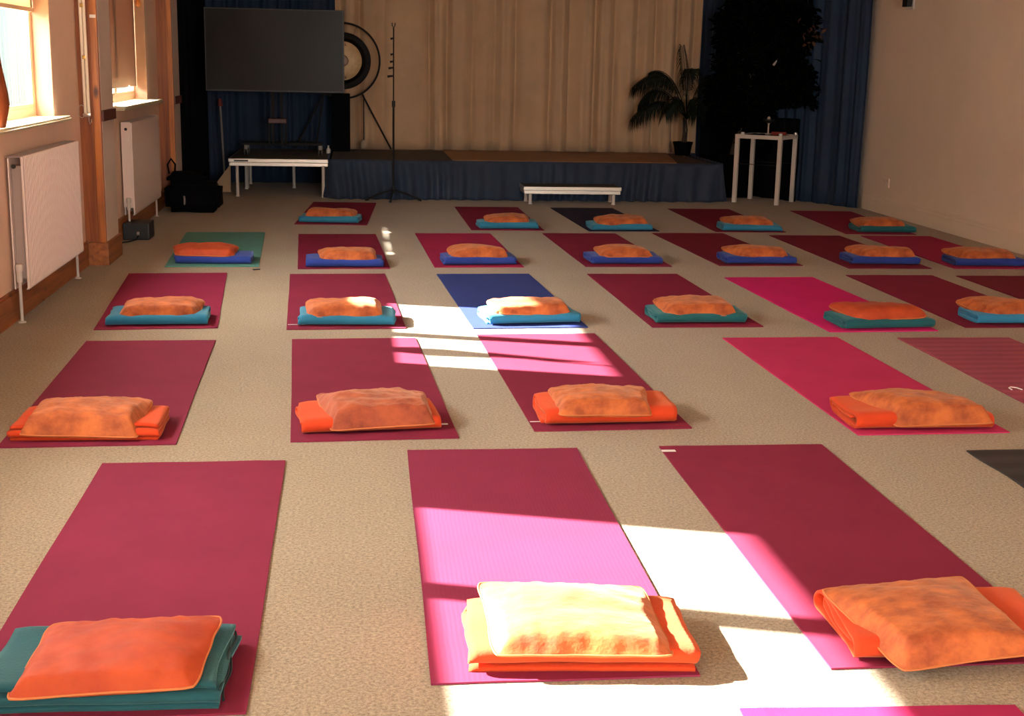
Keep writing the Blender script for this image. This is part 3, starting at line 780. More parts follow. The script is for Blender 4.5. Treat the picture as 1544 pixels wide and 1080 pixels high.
# key: mat colour, blanket colour, cushion material
SET = {
 '1a': ('maroon', 'sky', 0), '1b': ('maroon', 'sky', 0), '1c': ('navy', 'sky', 0), '1d': ('dmaroon', 'sky', 0), '1e': ('maroon', 'teal', 0),
 '2a': ('teal', 'royal', 2), '2b': ('maroon', 'royal', 0), '2c': ('ruby', 'royal', 0), '2d': ('maroon', 'royal', 0), '2e': ('dmaroon', 'royal', 0), '2f': ('dmaroon', 'royal', 0), '2g': ('ruby', 'royal', 0),
 '3a': ('maroon', 'sky', 0), '3b': ('plum', 'sky', 0), '3c': ('blue', 'sky', 0), '3d': ('maroon', 'teal', 0), '3e': ('magenta', 'teal', 2), '3f': ('maroon', 'bright', 0), '3g': ('dmaroon', None, 0),
 '4a': ('plum', 'orange', 0), '4b': ('plum', 'orange', 1), '4c': ('plum', 'orange', 0), '4d': ('crimson', 'orange', 0), '4e': ('striped', None, 0),
 '5a': ('plum', 'dteal', 2), '5b': ('ribbed', 'orange', 0), '5c': ('plum', 'orange', 0), '5d': ('black', None, 0), '6a': ('ruby', None, 0)}
MATNAME = dict(plum='plum', maroon='maroon', dmaroon='dark maroon', crimson='crimson', ruby='ruby red', magenta='bright magenta', teal='teal green', blue='blue', navy='navy', ribbed='fine-ribbed plum', striped='striped plum', black='black')
BLN = dict(sky='light teal-blue', royal='royal blue', orange='orange', teal='teal green', dteal='dark teal', bright='bright blue')
CUN = ['orange', 'rust orange crumpled', 'red-orange']
def mat_label(k):
    r, ch = int(k[0]), k[1]; mc, bc, cc = SET[k]
    if k == '6a': return 'ruby red yoga mat cut off by the bottom edge of the photo'
    if k == '5d': return 'black grooved yoga mat at the right edge behind the front row'
    if k == '4e': return 'striped plum yoga mat without cushion at the right edge'
    if k == '3g': return 'dark maroon yoga mat corner at right edge of the middle row'
    s = '%s yoga mat under %s blanket, %s in the %s' % (MATNAME[mc], BLN[bc], 'rightmost' if (k == '1e' or k == '3f') else POS[ch], ROWN[r])
    return s
for k in sorted(MATS):
    mc, bc, cc = SET[k]
    random.seed(hash(k[1]) if False else ord(k[0])*31+ord(k[1]))
    sd = random.random()*50
    o = yoga_mat(MATS[k], M_mat[mc], .012 if k == '5d' else 0)
    tag(o, mat_label(k), 'yoga mat', 'yoga mats laid out in rows on the carpet')
    # small woven tags sewn on some mats
    L = dict([('5c', (-.285, .845, .05, .022)), ('4c', (-.26, -.79, .085, .010)), ('3b', (-.255, -.80, .09, .012)), ('4b', (.25, -.73, .07, .020))]).get(k)
    if L:
        m = MB(); x, y, w, h = L; m.box(x-w/2, x+w/2, y-h/2, y+h/2, .0066, .0074); tg = m.build('white_tag', M_tagw, o); tg['label'] = 'small white tag'
    if bc:
        pos = 'rightmost' if k in ('1e', '3f') else ('third' if k == '5c' else POS[k[1]])
        r = int(k[0])
        style = {'5b': 'fold3', '4a': 'zigzag', '5a': 'zigzag'}.get(k, 'spiral')
        cx, cy, ang, w, d = BLANKETS[k]
        b = blanket(cx, cy, ang, w, d, M_fleece[bc], style, sd, H=.066 if k in ('4c', '4d') else (.058 if r >= 4 else .055))
        tag(b, 'folded %s blanket on %s mat, %s in the %s' % (BLN[bc], MATNAME[mc], pos, ROWN[r]), 'blanket', 'folded fleece blankets on the mats')
        if k == '5a': b['label'] = 'folded dark teal blanket with stitched edge under the front left cushion'
        cq = CUSHIONS[k]
        cs = cushion(cq, (M_cushion, M_cushion_d, M_cushion_r)[cc], sd, T={5: .048, 4: .056}.get(r, .056), wr=.008 if cc == 1 else {5: .0042, 4: .006}.get(r, .005), hi=r >= 4, ex=.62 if r == 5 else .42)
        extra = {'5b': 'sunlit orange velvet cushion glowing white on orange blanket in the front row',
                 '3c': 'partly sunlit orange cushion on the blue mat in the middle row'}.get(k)
        tag(cs, extra or '%s cushion on %s blanket, %s in the %s' % (CUN[cc], BLN[bc], pos, ROWN[r]), 'cushion', 'orange velvet cushions on the blankets')
        if k == '5a':
            # blanket stitch along the right folded ends
            for zz in (.020, .044):
                m = MB(); pts = [(w/2+.004+.004*math.sin(y*40+zz*90), y, zz+.004*math.sin(y*23)) for y in [-.15+.3*s/24 for s in range(25)]]
                m.tube(pts, .0028, 6); m.build('stitched_edge', M_stitch, b, True)
# bits on the carpet
m = MB(); m.tube([(2.85, 5.34, .0035), (2.853, 5.375, .0035), (2.87, 5.392, .0035), (2.89, 5.375, .0035), (2.897, 5.34, .0035)], .003, 6)
for v in m.bm.verts: v.co -= Vector((2.87, 5.38, -.003))
tag(m.build('string_loop', M_tagw, None, True, (2.87, 5.38, .0)), 'short white string loop at the edge of the striped mat', 'string')
m = MB(); m.box(-.022, .022, -.012, .012, 0, .006, .003); tag(m.build('dark_scrap', M_black, None, False, (-.634, 8.776, 0), .4), 'tiny dark scrap on the carpet beside the teal mat', 'scrap')

# ---------------------------------------------------------------- curtains
def curtain(name, p0, p1, z0, z1, mt, seed, fold=.16, amp=.035, label='', cat='curtain', group=None, taper=0.0, kind_parent=None, n=None, zn=16, thick=.004, crease=False):
    p0, p1 = Vector((*p0, 0)), Vector((*p1, 0)); L = (p1-p0).length; t = (p1-p0)/L; nrm = Vector((t.y, -t.x, 0))
    n = n or int(L/.012); bm = bmesh.new(); cols = []
    org = (p0+p1)/2; org.z = z0
    for i in range(n+1):
        s = L*i/n
        ph = 2*PI*(s/fold + 1.1*noise.noise(Vector((s*1.7, seed, 0))))
        col = []
        for j in range(zn+1):
            v = j/zn; z = z0+(z1-z0)*v
            a = amp*(.55+.6*abs(noise.noise(Vector((s*2.1, seed, 3+v*.5)))))*(1.0+taper*(1-v))
            w = (1-2*(1-abs(math.sin(ph/2)))**1.4) if crease else math.sin(ph + .5*noise.noise(Vector((s*3, v*1.3, seed)))*2)
            off = a*(w*.8+(.12 if crease else .35)*math.sin(2.3*ph+seed)) + .008*noise.noise(Vector((s*9, v*3, seed)))
            ss = s + .02*noise.noise(Vector((s*3, v*2, seed+7)))*(1-v)
            p = p0 + t*ss + nrm*off
            col.append(bm.verts.new((p.x-org.x, p.y-org.y, z-z0)))
        cols.append(col)
    for a, b in zip(cols, cols[1:]):
        for j in range(zn): bm.faces.new((a[j], b[j], b[j+1], a[j+1]))
    me = bpy.data.meshes.new(name); bm.to_mesh(me); bm.free()
    o = link(name, me, mt, kind_parent, True, org)
    md = o.modifiers.new('t', 'SOLIDIFY'); md.thickness = thick
    if label: tag(o, label, cat, group)
    return o
curtain('beige_curtain', (-.19, 15.22), (2.42, 15.22), .395, ZC-.05, M_beige_curtain, 3.3, .30, .085, 'beige pleated curtain behind the stage, left half beside the gong', group='beige curtains behind the stage', crease=True)
curtain('beige_curtain', (2.40, 15.22), (3.93, 15.20), .395, ZC-.05, M_beige_curtain, 8.1, .26, .085, 'beige pleated curtain behind the stage, right half behind the palm', group='beige curtains behind the stage', crease=True)
curtain('blue_curtain', (-1.60, 15.25), (-.17, 15.28), .0, ZC-.05, M_blue_curtain, 5.2, .19, .045, 'dark blue curtain behind the television', group='blue curtains')
curtain('blue_curtain', (3.92, 15.30), (5.07, 12.98), .0, ZC-.05, M_blue_curtain, 11.7, .17, .045, 'dark blue curtain running from the stage to the right wall', group='blue curtains')
curtain('black_curtain', (-1.66, 13.12), (-1.60, 15.2), .0, ZC-.05, M_blackcloth, 2.9, .21, .03, 'black curtain along the left wall behind the pine pilaster')

curtain('black_cloth', (3.93, 15.0), (4.63, 13.60), .0, .86, M_blackcloth, 7.7, .2, .025, 'black cloth hanging low behind the side table, below the tree', 'cloth', zn=8)

# ---------------------------------------------------------------- stage
SX0, SX1, SY0, SY1, SZ = -.22, 3.80, 13.50, 15.12, .39
st = empty('stage', 'low stage with dark blue cloth skirt and tan board', 'stage', (1.8, 14.3, 0))
def stp(m, name, mt, sm=False):
    bmesh.ops.translate(m.bm, verts=m.bm.verts[:], vec=(-1.8, -14.3, 0)); return m.build(name, mt, st, sm)
m = MB(); m.box(SX0, SX1-.1, SY0, SY1, SZ-.06, SZ, .006); stp(m, 'deck', M_stage)
m = MB(); m.prism([(1.0, SZ), (3.42, SZ), (3.42, SZ+.008), (1.0, SZ+.008)], 13.54, 15.1)
for v in m.bm.verts:
    if v.co.x < 1.5 and v.co.y > 14: v.co.x -= .0
    if v.co.x > 2 and v.co.y > 14: v.co.x += .15
    if v.co.x > 2 and v.co.y < 14: v.co.x -= .10
stp(m, 'tan_board', M_tan)
for x in (0, 1.2, 2.4, 3.5):
    for y in (13.7, 14.9):
        m = MB(); m.box(x-.02, x+.02, y-.02, y+.02, 0, SZ-.06); stp(m, 'leg', M_blackmetal)
def skirt(pts, z0, z1):
    # cloth skirt following a polyline, flaring at the hem
    L = []; tot = 0
    for a, b in zip(pts, pts[1:]):
        a, b = Vector((*a, 0)), Vector((*b, 0)); L.append((tot, a, b)); tot += (b-a).length
    n = int(tot/.014); bm = bmesh.new(); cols = []
    for i in range(n+1):
        s = tot*i/n
        seg = [q for q in L if q[0] <= s+1e-9][-1]
        a, b = seg[1], seg[2]; t = (b-a).normalized(); p = a+t*min((b-a).length, s-seg[0]); nr = Vector((t.y, -t.x, 0))
        ph = 2*PI*(s/.155+1.3*noise.noise(Vector((s*1.5, 2, 0))))
        col = []
        for j in range(11):
            v = j/10; z = z1+(z0-z1)*v
            am = .010+.036*v*(.5+abs(noise.noise(Vector((s*2, 5, 0)))))
            off = .03 + am*math.sin(ph+.8*math.sin(v*3+s)) + .035*v*v + .016*v*noise.noise(Vector((s*6, v*4, 1)))
            q = p+nr*off
            col.append(bm.verts.new((q.x, q.y, max(.003, z))))
        cols.append(col)
    for a, b in zip(cols, cols[1:]):
        for j in range(10): bm.faces.new((a[j], a[j+1], b[j+1], b[j]))
    m = MB(); m.add(bm); return m
m = skirt([(SX0, SY1), (SX0, SY0), (SX1-.06, SY0), (SX1-.02, SY0+.05), (SX1-.02, SY1)], .004, SZ+.004)
sk = stp(m, 'skirt', M_skirt, True); sk.modifiers.new('t', 'SOLIDIFY').thickness = .003

def deck(name, x0, x1, y0, y1, z, fr, label, leg_r, legs, group=None, topmat=None, double=True):
    cx, cy = (x0+x1)/2, (y0+y1)/2
    o = empty(name, label, 'platform', (cx, cy, 0), 0, group)
    def P(m, nm, mt, sm=False):
        bmesh.ops.translate(m.bm, verts=m.bm.verts[:], vec=(-cx, -cy, 0)); return m.build(nm, mt, o, sm)
    m = MB(); m.box(x0+.012, x1-.012, y0+.012, y1-.012, z-.014, z, .002); P(m, 'top', topmat or M_stage)
    m = MB()
    h = fr
    for a, b, c, d in ((x0, x1, y0, y0+.03), (x0, x1, y1-.03, y1), (x0, x0+.03, y0+.03, y1-.03), (x1-.03, x1, y0+.03, y1-.03)):
        m.box(a, b, c, d, z-h*.52, z-.004, .004); m.box(a+.008, b-.008, c+.008, d-.006, z-h, z-h*.55, .003)
    P(m, 'frame', M_steel)
    for lx, ly in legs:
        m = MB(); m.tube([(lx, ly, 0), (lx, ly, z-h+.01)], leg_r, 12)
        m.lathe([(leg_r+.004, 0), (leg_r+.004, .012), (leg_r, .016)], (lx, ly, 0), 12); P(m, 'leg', M_legpaint, 'auto')
    return o
dk = deck('stage_platform', -1.235, -.245, 13.58, 14.52, .385, .075, 'aluminium framed platform with white legs left of the stage, holding the television trolley', .016,
     [(-1.155, 13.64), (-.30, 13.60), (-1.13, 14.45), (-.31, 14.45)], 'stage platforms')
m = MB(); m.box(-.44, -.30, -.4735, -.4705, .355, .370); sx = m.build('sticker', M_black, dk); sx['label'] = 'dark sticker on the frame'
deck('stage_platform', -1.235, -.245, 14.53, 15.12, .385, .075, 'dark topped rear platform under the television trolley next to the blue curtain', .016,
     [(-1.13, 14.60), (-.635, 14.60), (-.31, 14.60), (-1.13, 15.05), (-.31, 15.05)], 'stage platforms')
deck('step_platform', 1.672, 2.655, 13.08, 13.45, .18, .075, 'low white framed step in front of the stage', .018,
     [(1.745, 13.13), (2.585, 13.13), (1.735, 13.39), (2.60, 13.39)])
m = MB(); m.prism([(-.0, .02), (0, .30), (-.135, .125), (-.10, .02)], -.01, .01)
tag(m.build('beige_board', mat('beige_board_paint', (0.40, .27, .16), .7), None, False, (-1.243, 13.9, 0)), 'beige cut board standing at the left end of the aluminium platform', 'board')

# ---------------------------------------------------------------- television
tv = empty('television', 'large flat television with dark screen on a trolley', 'television', (-.777, 13.92, 1.44))
m = MB(); m.box(-.692, .692, -.02, .03, -.41, .41, .006); m.build('bezel', M_black, tv)
m = MB(); m.box(-.678, .678, -.0225, -.019, -.392, .398); m.build('screen', M_screen, tv)
m = MB(); m.box(-.35, .35, .03, .07, -.25, .2, .01); m.build('rear_housing', M_black, tv)
ts = empty('television_stand', 'black wheeled television trolley with red-brown shelf box', 'television stand', (-.77, 14.15, .385))
for dx in (-.045, .045):
    m = MB(); m.box(dx-.012, dx+.012, -.14, -.10, .10, 1.25, .003); m.build('column', M_blackmetal, ts)
m = MB(); m.box(-.09, .09, -.15, .05, .33, .375, .006); m.build('shelf', M_redbrown, ts)
for dx in (-.085, .085):
    m = MB(); m.box(dx-.01, dx+.01, -.13, -.11, .10, .33); m.build('strut', M_blackmetal, ts)
m = MB(); m.box(-.37, .45, -.04, .22, .10, .125, .008); m.build('base', M_blackmetal, ts)
for dx, dy in ((-.33, -.02), (.43, -.02), (-.33, .2), (.43, .2)):
    w = MB(); w.box(dx-.018, dx+.018, dy-.018, dy+.018, .055, .10, .004)
    for sx_ in (-.02, .012):
        w.tube([(dx+sx_, dy, .034), (dx+sx_+.008, dy, .034)], .033, 16)
    w.build('caster', mat('dull_steel', (.16, .16, .15), .5, .5), ts, 'auto')
# loudspeaker to the right of the trolley
sp = empty('loudspeaker', 'tall black loudspeaker half hidden behind the television', 'loudspeaker', (-.13, 14.85, SZ))
m = MB(); m.box(-.10, .10, -.10, .10, 0, .62, .02); m.build('cabinet', M_blackcloth, sp)
m = MB(); m.lathe([(.07, -.002), (.075, -.006), (.07, -.010), (.03, .0)], (0, -.10, .42), 24, 'Y'); m.build('driver', M_blackcloth, sp, True)
m = MB(); m.lathe([(.018, 0), (.02, .01), (.02, .035), (.008, .045), (.008, .07), (.001, .071)], (0, -.115, .065), 12); m.build('bottle', M_steel, sp, True)
for b_ in [c for c in sp.children if c.name.startswith('bottle')]: bpy.data.objects.remove(b_)
bt = MB(); bt.lathe([(.02, 0), (.022, .01), (.022, .045), (.009, .06), (.009, .085), (.001, .086)], n=14)
tag(bt.build('small_bottle', M_tagw, None, True, (-.262, 14.45, .386)), 'small pale bottle at the platform edge beside the black loudspeaker', 'bottle')

# red capped pole
rp = empty('red_topped_pole', 'slim pole with red top leaning by the blue curtain, left of the television', 'pole', (-1.42, 14.85, 0))
m = MB(); m.tube([(.03, 0, 0), (0, 0, .85)], .011, 10); m.build('shaft', mat('grey_pole_paint', (.22, .20, .19), .5), rp, 'auto')
m = MB(); m.tube([(0, 0, .85), (-.003, 0, .93)], [.025, .018], 12); m.build('cap', mat('dull_red_plastic', (.20, .015, .012), .5), rp, 'auto')
m = MB(); m.box(-.03, .10, -.04, .04, 0, .05, .008); m.build('foot', M_black, rp)

# ---------------------------------------------------------------- gong
gx, gy, gz = -.108, 14.9, 1.355
gs = empty('gong_stand', 'black round metal gong stand with splayed legs on the stage', 'gong stand', (gx, gy, SZ))
zr = gz-SZ
m = MB(); m.ring((0, 0, zr), .400, .011); m.build('hoop', M_blackmetal, gs, True)
for s in (-1, 1):
    m = MB(); m.tube([(s*.205, 0, zr-.345), (s*.53, .20, .01)], .010, 10); m.build('leg', M_blackmetal, gs, 'auto')
    m = MB(); m.tube([(s*.205, 0, zr-.345), (s*.30, -.12, .01)], .010, 10); m.build('brace', M_blackmetal, gs, 'auto') if s < 0 else m.bm.free()
gg = empty('gong', 'pale bronze gong with black rim hanging in the round stand', 'gong', (gx, gy-.005, gz))
m = MB(); m.lathe([(.001, -.018), (.07, -.018), (.12, -.014), (.235, -.010), (.236, -.004), (.10, -.006), (.001, -.008)], (0, 0, 0), 64, 'Y'); m.build('face', M_gong, gg, True)
m = MB(); m.lathe([(.001, -.021), (.055, -.0205), (.062, -.018), (.055, -.012), (.001, -.012)], (0, 0, 0), 48, 'Y'); m.build('boss', M_gong_b, gg, True)
m = MB(); m.lathe([(.236, -.011), (.262, -.012), (.285, -.008), (.302, .004), (.305, .035), (.300, .036), (.295, .006), (.236, -.003), (.236, -.011)], (0, 0, 0), 64, 'Y'); m.build('rim', M_gong_rim, gg, True)
m = MB(); m.tube([(-.12, .01, .28), (-.15, .005, .375)], .002, 6); m.tube([(.12, .01, .28), (.15, .005, .375)], .002, 6); m.build('cord', M_black, gg)
for zz in (.17, -.17):
    m = MB(); m.box(.015, .045, -.0125, -.0105, zz-.012, zz-.006); m.box(.025, .034, -.0125, -.0105, zz-.02, zz+.012); m.build('painted_mark', M_gongmark, gg)
ml = empty('gong_mallet', 'gong mallet with pale felt head hanging from the hoop', 'mallet', (.118, gy-.02, .945))
m = MB(); m.tube([(0, 0, .05), (0, 0, -.44)], .006, 10); m.build('handle', M_blackmetal, ml, 'auto')
m = MB(); m.lathe([(.008, -.435), (.028, -.45), (.036, -.475), (.036, -.50), (.028, -.525), (.001, -.53)], n=20); m.build('head', mat('pale_felt', (.40, .32, .23), .95, bump=.4), ml, True)

# microphone stand
mc_ = empty('microphone_stand', 'thin black microphone stand with tripod base in front of the stage', 'microphone stand', (.397, 13.36, 0))
m = MB(); m.tube([(0, 0, .07), (0, 0, .95)], .011, 10); m.tube([(0, 0, .93), (0, 0, 1.68)], .007, 10); m.build('pole', M_blackmetal, mc_, 'auto')
m = MB(); m.tube([(0, 0, .92), (0, 0, .98)], .017, 12); m.build('clutch', M_black, mc_, 'auto')
m = MB(); m.tube([(0, 0, .075), (0, 0, .14)], .020, 12); m.build('hub', M_black, mc_, 'auto')
for a in (-.12, 3.28, -1.7):
    e = (.27*math.cos(a), .20*math.sin(a)-.02, .012)
    m = MB(); m.tube([(0, 0, .11), (e[0]*.5, e[1]*.5, .07), e], .009, 8); m.build('leg', M_blackmetal, mc_, 'auto')
    m = MB(); m.tube([(e[0]*.92, e[1]*.92, .016), (e[0]*1.05, e[1]*1.05, .012)], .013, 8); m.build('rubber_foot', M_black, [c for c in mc_.children if c.name.startswith('leg')][-1], 'auto')
for z, dx in ((1.58, -.03), (1.43, -.03), (1.36, -.035), (1.30, -.05), (1.22, -.06)):
    m = MB(); m.tube([(0, 0, z), (dx, 0, z-.008)], [.008, .012], 8); m.build('clip', M_black, mc_, 'auto')
m = MB(); m.tube([(-.014, 0, 1.725), (-.014, 0, 1.70), (0, 0, 1.68), (.014, 0, 1.70), (.014, 0, 1.725)], .005, 8); m.build('yoke', M_black, mc_, True)

# ---------------------------------------------------------------- bag and box by the left wall
bg = empty('equipment_bag', 'large black equipment bag on the floor beyond the far radiator', 'bag', (-1.43, 12.30, 0))
def puffy(x0, x1, y0, y1, z0, z1, seed, bev=.05, nz=.012):
    b = bmesh.new(); bmesh.ops.create_cube(b, size=1)
    for v in b.verts: v.co = Vector(((x0+x1)/2+v.co.x*(x1-x0), (y0+y1)/2+v.co.y*(y1-y0), (z0+z1)/2+v.co.z*(z1-z0)))
    bmesh.ops.bevel(b, geom=b.edges[:], offset=bev, segments=4, affect='EDGES')
    bmesh.ops.subdivide_edges(b, edges=b.edges[:], cuts=2, use_grid_fill=True)
    for v in b.verts:
        n = noise.noise_vector(v.co*7+Vector((seed, 0, 0)))*nz
        v.co += n
        if v.co.z < z0+.002: v.co.z = z0+.001
    return b
m = MB(); m.add(puffy(-.235, .24, -.22, .20, 0, .265, 3)); m.build('body', M_blackcloth, bg, True)
m = MB(); m.add(puffy(-.225, .10, -.16, .18, .24, .345, 8, .04)); m.build('top_pocket', M_blackcloth, bg, True)
m = MB(); m.tube([(-.06, -.225, .08), (-.055, -.245, .10), (-.055, -.245, .13), (-.06, -.225, .15)], .008, 8); m.build('handle', M_steel, bg, True)
m = MB(); m.tube([(-.2, -.1, .34), (-.21, -.12, .42), (-.18, -.10, .47), (-.15, -.06, .42), (-.16, -.04, .34)], .008, 8); m.build('strap', M_blackcloth, bg, True)
bx = empty('black_box', 'small black box with a plugged cable under the far radiator', 'box', (-1.625, 10.36, 0))
m = MB(); m.box(-.10, .095, -.12, .14, 0, .125, .008); m.build('case', M_black, bx)
m = MB(); m.box(-.08, .085, -.115, -.105, .105, .118, .002); m.build('top_strip', M_steel, bx)
m = MB(); m.tube([(.015, -.122, .055), (.015, -.145, .055), (.02, -.155, .04)], .010, 8); m.build('plug', M_steel, bx, 'auto')
m = MB(); m.tube([(.02, -.155, .04), (.01, -.18, .012), (-.03, -.25, .006), (-.08, -.33, .006), (-.085, -.45, .006)], .005, 8); m.build('cable', M_black, bx, True)

# ---------------------------------------------------------------- side table with small things
tb = empty('side_table', 'silver square-legged side table before the dark tree', 'table', (4.26, 13.55, 0), -.65)
h = .70; w = .23
for sx_ in (-1, 1):
    for sy_ in (-1, 1):
        m = MB(); m.box(sx_*w-.02, sx_*w+.02, sy_*w-.02, sy_*w+.02, 0, h-.04, .003); m.build('leg', M_legpaint, tb)
m = MB()
m.box(-w-.02, w+.02, -w-.02, -w+.02, h-.04, h, .003); m.box(-w-.02, w+.02, w-.02, w+.02, h-.04, h, .003)
m.box(-w-.02, -w+.02, -w+.02, w-.02, h-.04, h, .003); m.box(w-.02, w+.02, -w+.02, w-.02, h-.04, h, .003); m.build('frame', M_legpaint, tb)
m = MB(); m.box(-w+.02, w-.02, -w+.02, w-.02, h-.012, h-.002); m.build('top', mat('smoked_glass', (.015, .015, .015), .1), tb)
m = MB(); m.tube([(-w+.01, -w, .40), (w-.01, -w, .40)], .004, 6); m.tube([(-w+.01, w, .40), (w-.01, w, .40)], .004, 6); m.build('rail', M_blackmetal, tb)
M_pale = mat('pale_ceramic', (.5, .45, .38), .4)
gl = empty('stemmed_bowl', 'dark bowl on a pale stem in the middle of the side table', 'bowl', (4.265, 13.53, h+.001))
m = MB(); m.lathe([(.03, 0), (.03, .006), (.009, .012), (.007, .10), (.012, .115)], n=20); m.build('stem', M_pale, gl, True)
m = MB(); m.lathe([(.012, .112), (.05, .130), (.062, .155), (.056, .157), (.03, .135), (.001, .132)], n=24); m.build('bowl', M_black, gl, True)
m = MB(); m.lathe([(.001, .16), (.014, .175), (.018, .19), (.012, .205), (.001, .21)], n=14)
tag(m.build('pale_ball', M_pale, None, True, (4.265, 13.53, h-.026)), 'small pale ball resting in the stemmed bowl', 'ball')
m = MB(); m.add(puffy(-.085, .085, -.05, .05, 0, .032, 5, .014, .006)); tag(m.build('red_cloth', mat('dull_red_cloth', (.26, .03, .018), .9), None, True, (4.33, 13.38, h+.001), -.4), 'crumpled red cloth on the side table', 'cloth')
for i, (x, y, lb) in enumerate([(3.98, 13.47, 'small white tealight at the left corner of the side table'), (4.31, 13.255, 'small white tealight beside the red cloth'), (4.55, 13.50, 'small grey tealight at the right of the side table')]):
    m = MB(); m.lathe([(.019, 0), (.019, .022), (.015, .022), (.015, .014), (.001, .014)], n=16)
    tag(m.build('tealight', M_tagw if i < 2 else M_steel, None, 'auto', (x, y, h+.001)), lb, 'tealight', 'tealights on the side table')

# ---------------------------------------------------------------- palm
pm = empty('potted_palm', 'dark arching palm in a black pot on the right end of the stage', 'palm', (3.70, 14.86, SZ+.001))
m = MB(); m.lathe([(.085, 0), (.10, .10), (.108, .13), (.112, .13), (.112, .15), (.10, .15), (.095, .12), (.001, .12)], n=24); m.build('pot', M_terr, pm, 'auto')
m = MB(); m.tube([(0, 0, .1), (.01, 0, .25), (.0, .01, .42)], [.022, .018, .014], 8); m.tube([(.03, 0, .1), (.04, 0, .28), (.02, 0, .40)], .010, 8); m.build('stem', M_bark, pm, True)
def frond(p0, p1, p2, seed, ll=.20):
    rnd = random.Random(seed); m = MB()
    n = 26; p0, p1, p2 = Vector(p0), Vector(p1), Vector(p2)
    pts = [p0*(1-t)**2 + p1*2*t*(1-t) + p2*t*t for t in [k/n for k in range(n+1)]]
    m.tube(pts, [.006*(1-.8*k/n)+.001 for k in range(n+1)], 5)
    bm = m.bm
    for k in range(8, n+1):
        tan = (pts[min(k+1, n)]-pts[k-1]).normalized()
        side = tan.cross(Vector((0, 0, 1)))
        side = side.normalized() if side.length > .05 else Vector((0, 1, 0))
        for s in (-1, 1):
            for sub in (0, .5):
                q = pts[k] - (pts[k]-pts[k-1])*sub
                l = ll*(.50+.55*math.sin(PI*min(1, (k-6)/(n-5))))*(.85+.3*rnd.random())
                d0 = (tan*.55+side*s*.55+Vector((0, 0, -.35))).normalized()
                w_ = tan.cross(d0).cross(d0).normalized()*.0065
                b_ = q+d0*l*.40; c_ = q+d0*l*.58+Vector((0, 0, -l*.34)); e = q+d0*l*.66+Vector((0, 0, -l*.75))
                v = [bm.verts.new(q), bm.verts.new(b_+w_), bm.verts.new(b_-w_), bm.verts.new(c_+w_*.7), bm.verts.new(c_-w_*.7), bm.verts.new(e)]
                bm.faces.new((v[0], v[1], v[2])); bm.faces.new((v[1], v[3], v[4], v[2])); bm.faces.new((v[3], v[5], v[4]))
    me = bpy.data.meshes.new('frond'); bm.to_mesh(me); bm.free()
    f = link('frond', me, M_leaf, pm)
    f.modifiers.new('t', 'SOLIDIFY').thickness = .0008
C0 = (.03, 0, .40)
for i, a in enumerate([((-.22, -.02, 1.12), (-.60, -.04, .76)), ((-.30, -.10, .78), (-.62, -.14, .42)), ((.00, 0, .85), (-.06, -.02, 1.20)),
                       ((-.10, .12, 1.0), (-.36, .16, .92)), ((.18, .02, 1.0), (.30, -.02, .86)), ((.28, -.1, .75), (.42, -.14, .45)),
                       ((.05, -.30, .85), (.02, -.55, .50)), ((-.16, -.25, .85), (-.34, -.48, .50)), ((.22, -.24, .85), (.34, -.42, .55)),
                       ((-.28, .05, .95), (-.50, .08, .58)), ((.02, .1, 1.05), (.12, .14, .95))]):
    frond(C0, a[0], a[1], i+1, .22)

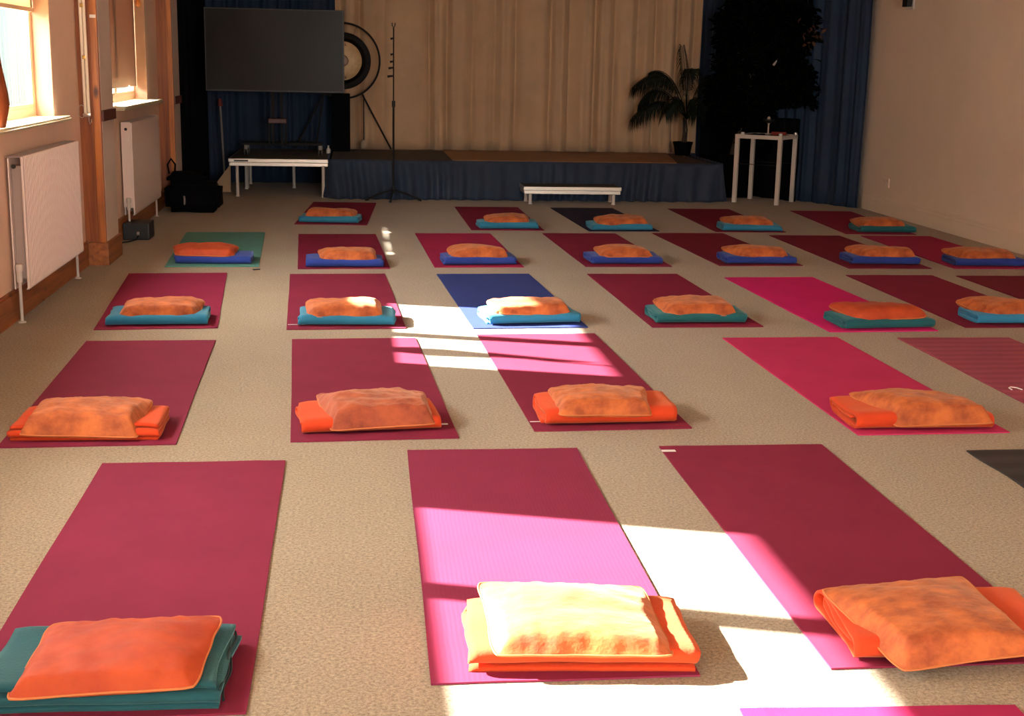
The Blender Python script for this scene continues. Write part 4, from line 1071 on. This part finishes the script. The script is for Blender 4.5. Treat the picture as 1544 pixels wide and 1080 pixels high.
# ---------------------------------------------------------------- big dark tree in the corner
tr = empty('potted_tree', 'large dark leafy tree behind the side table', 'tree', (4.07, 14.15, 0))
m = MB(); m.box(-.17, .17, -.17, .17, 0, .42, .015); m.box(-.19, .19, -.19, .19, .40, .45, .008); m.build('planter', M_terr, tr)
m = MB(); m.tube([(0, 0, .4), (.10, -.04, .9), (.22, -.12, 1.5), (.24, -.12, 2.1)], [.04, .035, .03, .015], 10)
for a, z in ((.4, .9), (2.2, 1.0), (3.9, 1.2), (5.2, 1.4), (1.2, 1.6), (3.0, 1.7)):
    m.tube([(.17, -.09, z), (.17+.12*math.cos(a), -.09+.10*math.sin(a)-.12*math.cos(a), z+.2), (.19+.26*math.cos(a), -.12+.12*math.sin(a)-.28*math.cos(a), z+.34)], [.016, .011, .005], 6)
m.build('trunk', M_bark, tr, True)
def leaves(cnt, seed, mt, inside, name, size=.07):
    rnd = random.Random(seed); bm = bmesh.new(); k = 0
    while k < cnt:
        p = inside(rnd)
        if p is None: continue
        k += 1
        d = Vector((rnd.uniform(-1, 1), rnd.uniform(-1, 1), rnd.uniform(-1, .3))).normalized()
        u = d.orthogonal().normalized(); u.rotate(Matrix.Rotation(rnd.uniform(0, 6.28), 3, d)); l = size*rnd.uniform(.7, 1.3); w_ = l*.24
        nn = d.cross(u)*.12*l
        v = [bm.verts.new(p), bm.verts.new(p+d*l*.35+u*w_+nn), bm.verts.new(p+d*l*.35-u*w_+nn), bm.verts.new(p+d*l*.7+u*w_*.8+nn), bm.verts.new(p+d*l*.7-u*w_*.8+nn), bm.verts.new(p+d*l)]
        bm.faces.new((v[0], v[1], v[2])); bm.faces.new((v[1], v[3], v[4], v[2])); bm.faces.new((v[3], v[5], v[4]))
    me = bpy.data.meshes.new(name); bm.to_mesh(me); bm.free()
    return link(name, me, mt, tr)
LUMPS = [((0, 0, 1.35), .50, .36, .55), ((-.15, 0, 1.75), .33, .3, .40), ((.18, 0, 1.8), .34, .3, .38), ((0, 0, 2.15), .30, .28, .35), ((.05, 0, .85), .44, .32, .38), ((.22, 0, 1.1), .32, .28, .4), ((-.2, 0, 1.05), .32, .28, .4)]
def ins(rnd):
    c, a, b, h_ = rnd.choice(LUMPS); v = Vector((rnd.gauss(0, 1), rnd.gauss(0, 1), rnd.gauss(0, 1))).normalized()*rnd.uniform(.35, 1)**.5
    p = Vector((c[0]*.9+v.x*a*.86, c[1]+v.y*b*.8, c[2]+v.z*h_))
    p.y -= 1.05*p.x; p += Vector((.22, -.12, 0))
    if p.z < 1.02 and (p.y < -.20 or p.x > .42): return None
    return p if p.z > .5 else None
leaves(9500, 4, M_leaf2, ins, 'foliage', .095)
def ino(rnd):
    v = Vector((rnd.gauss(0, .06), rnd.gauss(0, .04), rnd.gauss(0, .06))); return Vector((.60, -.60, 1.72))+v
leaves(60, 9, M_leaf_o, ino, 'dry_leaves', .06)
m = MB(); m.tube([(.245, -.50, 1.40), (.265, -.505, 1.43), (.29, -.50, 1.465)], [.012, .010, .002], 8); fl_ = m.build('white_flower', mat('white_petal', (.5, .48, .45), .6), tr, True)

# right wall fittings
o = empty('wall_speaker', 'small black fitting high on the right wall near the blue curtain', 'wall fitting', (XR-.03, 12.22, 2.05))
m = MB(); m.box(-.03, .029, -.06, .06, -.10, .14, .006); m.build('case', M_black, o)
m = MB(); m.box(.018, .0295, -.085, .085, -.125, .16, .003); m.build('back_plate', M_tagw, o)
o = empty('wall_socket', 'small cream socket low on the right wall', 'socket', (XR, 12.46, .305))
m = MB(); m.box(-.008, 0, -.075, .075, -.043, .043, .003); m.build('plate', M_wall_r, o)
for s in (-1, 1):
    m = MB(); m.box(-.011, -.008, s*.035-.012, s*.035+.012, .008, .026, .002); m.build('switch', M_white, o)
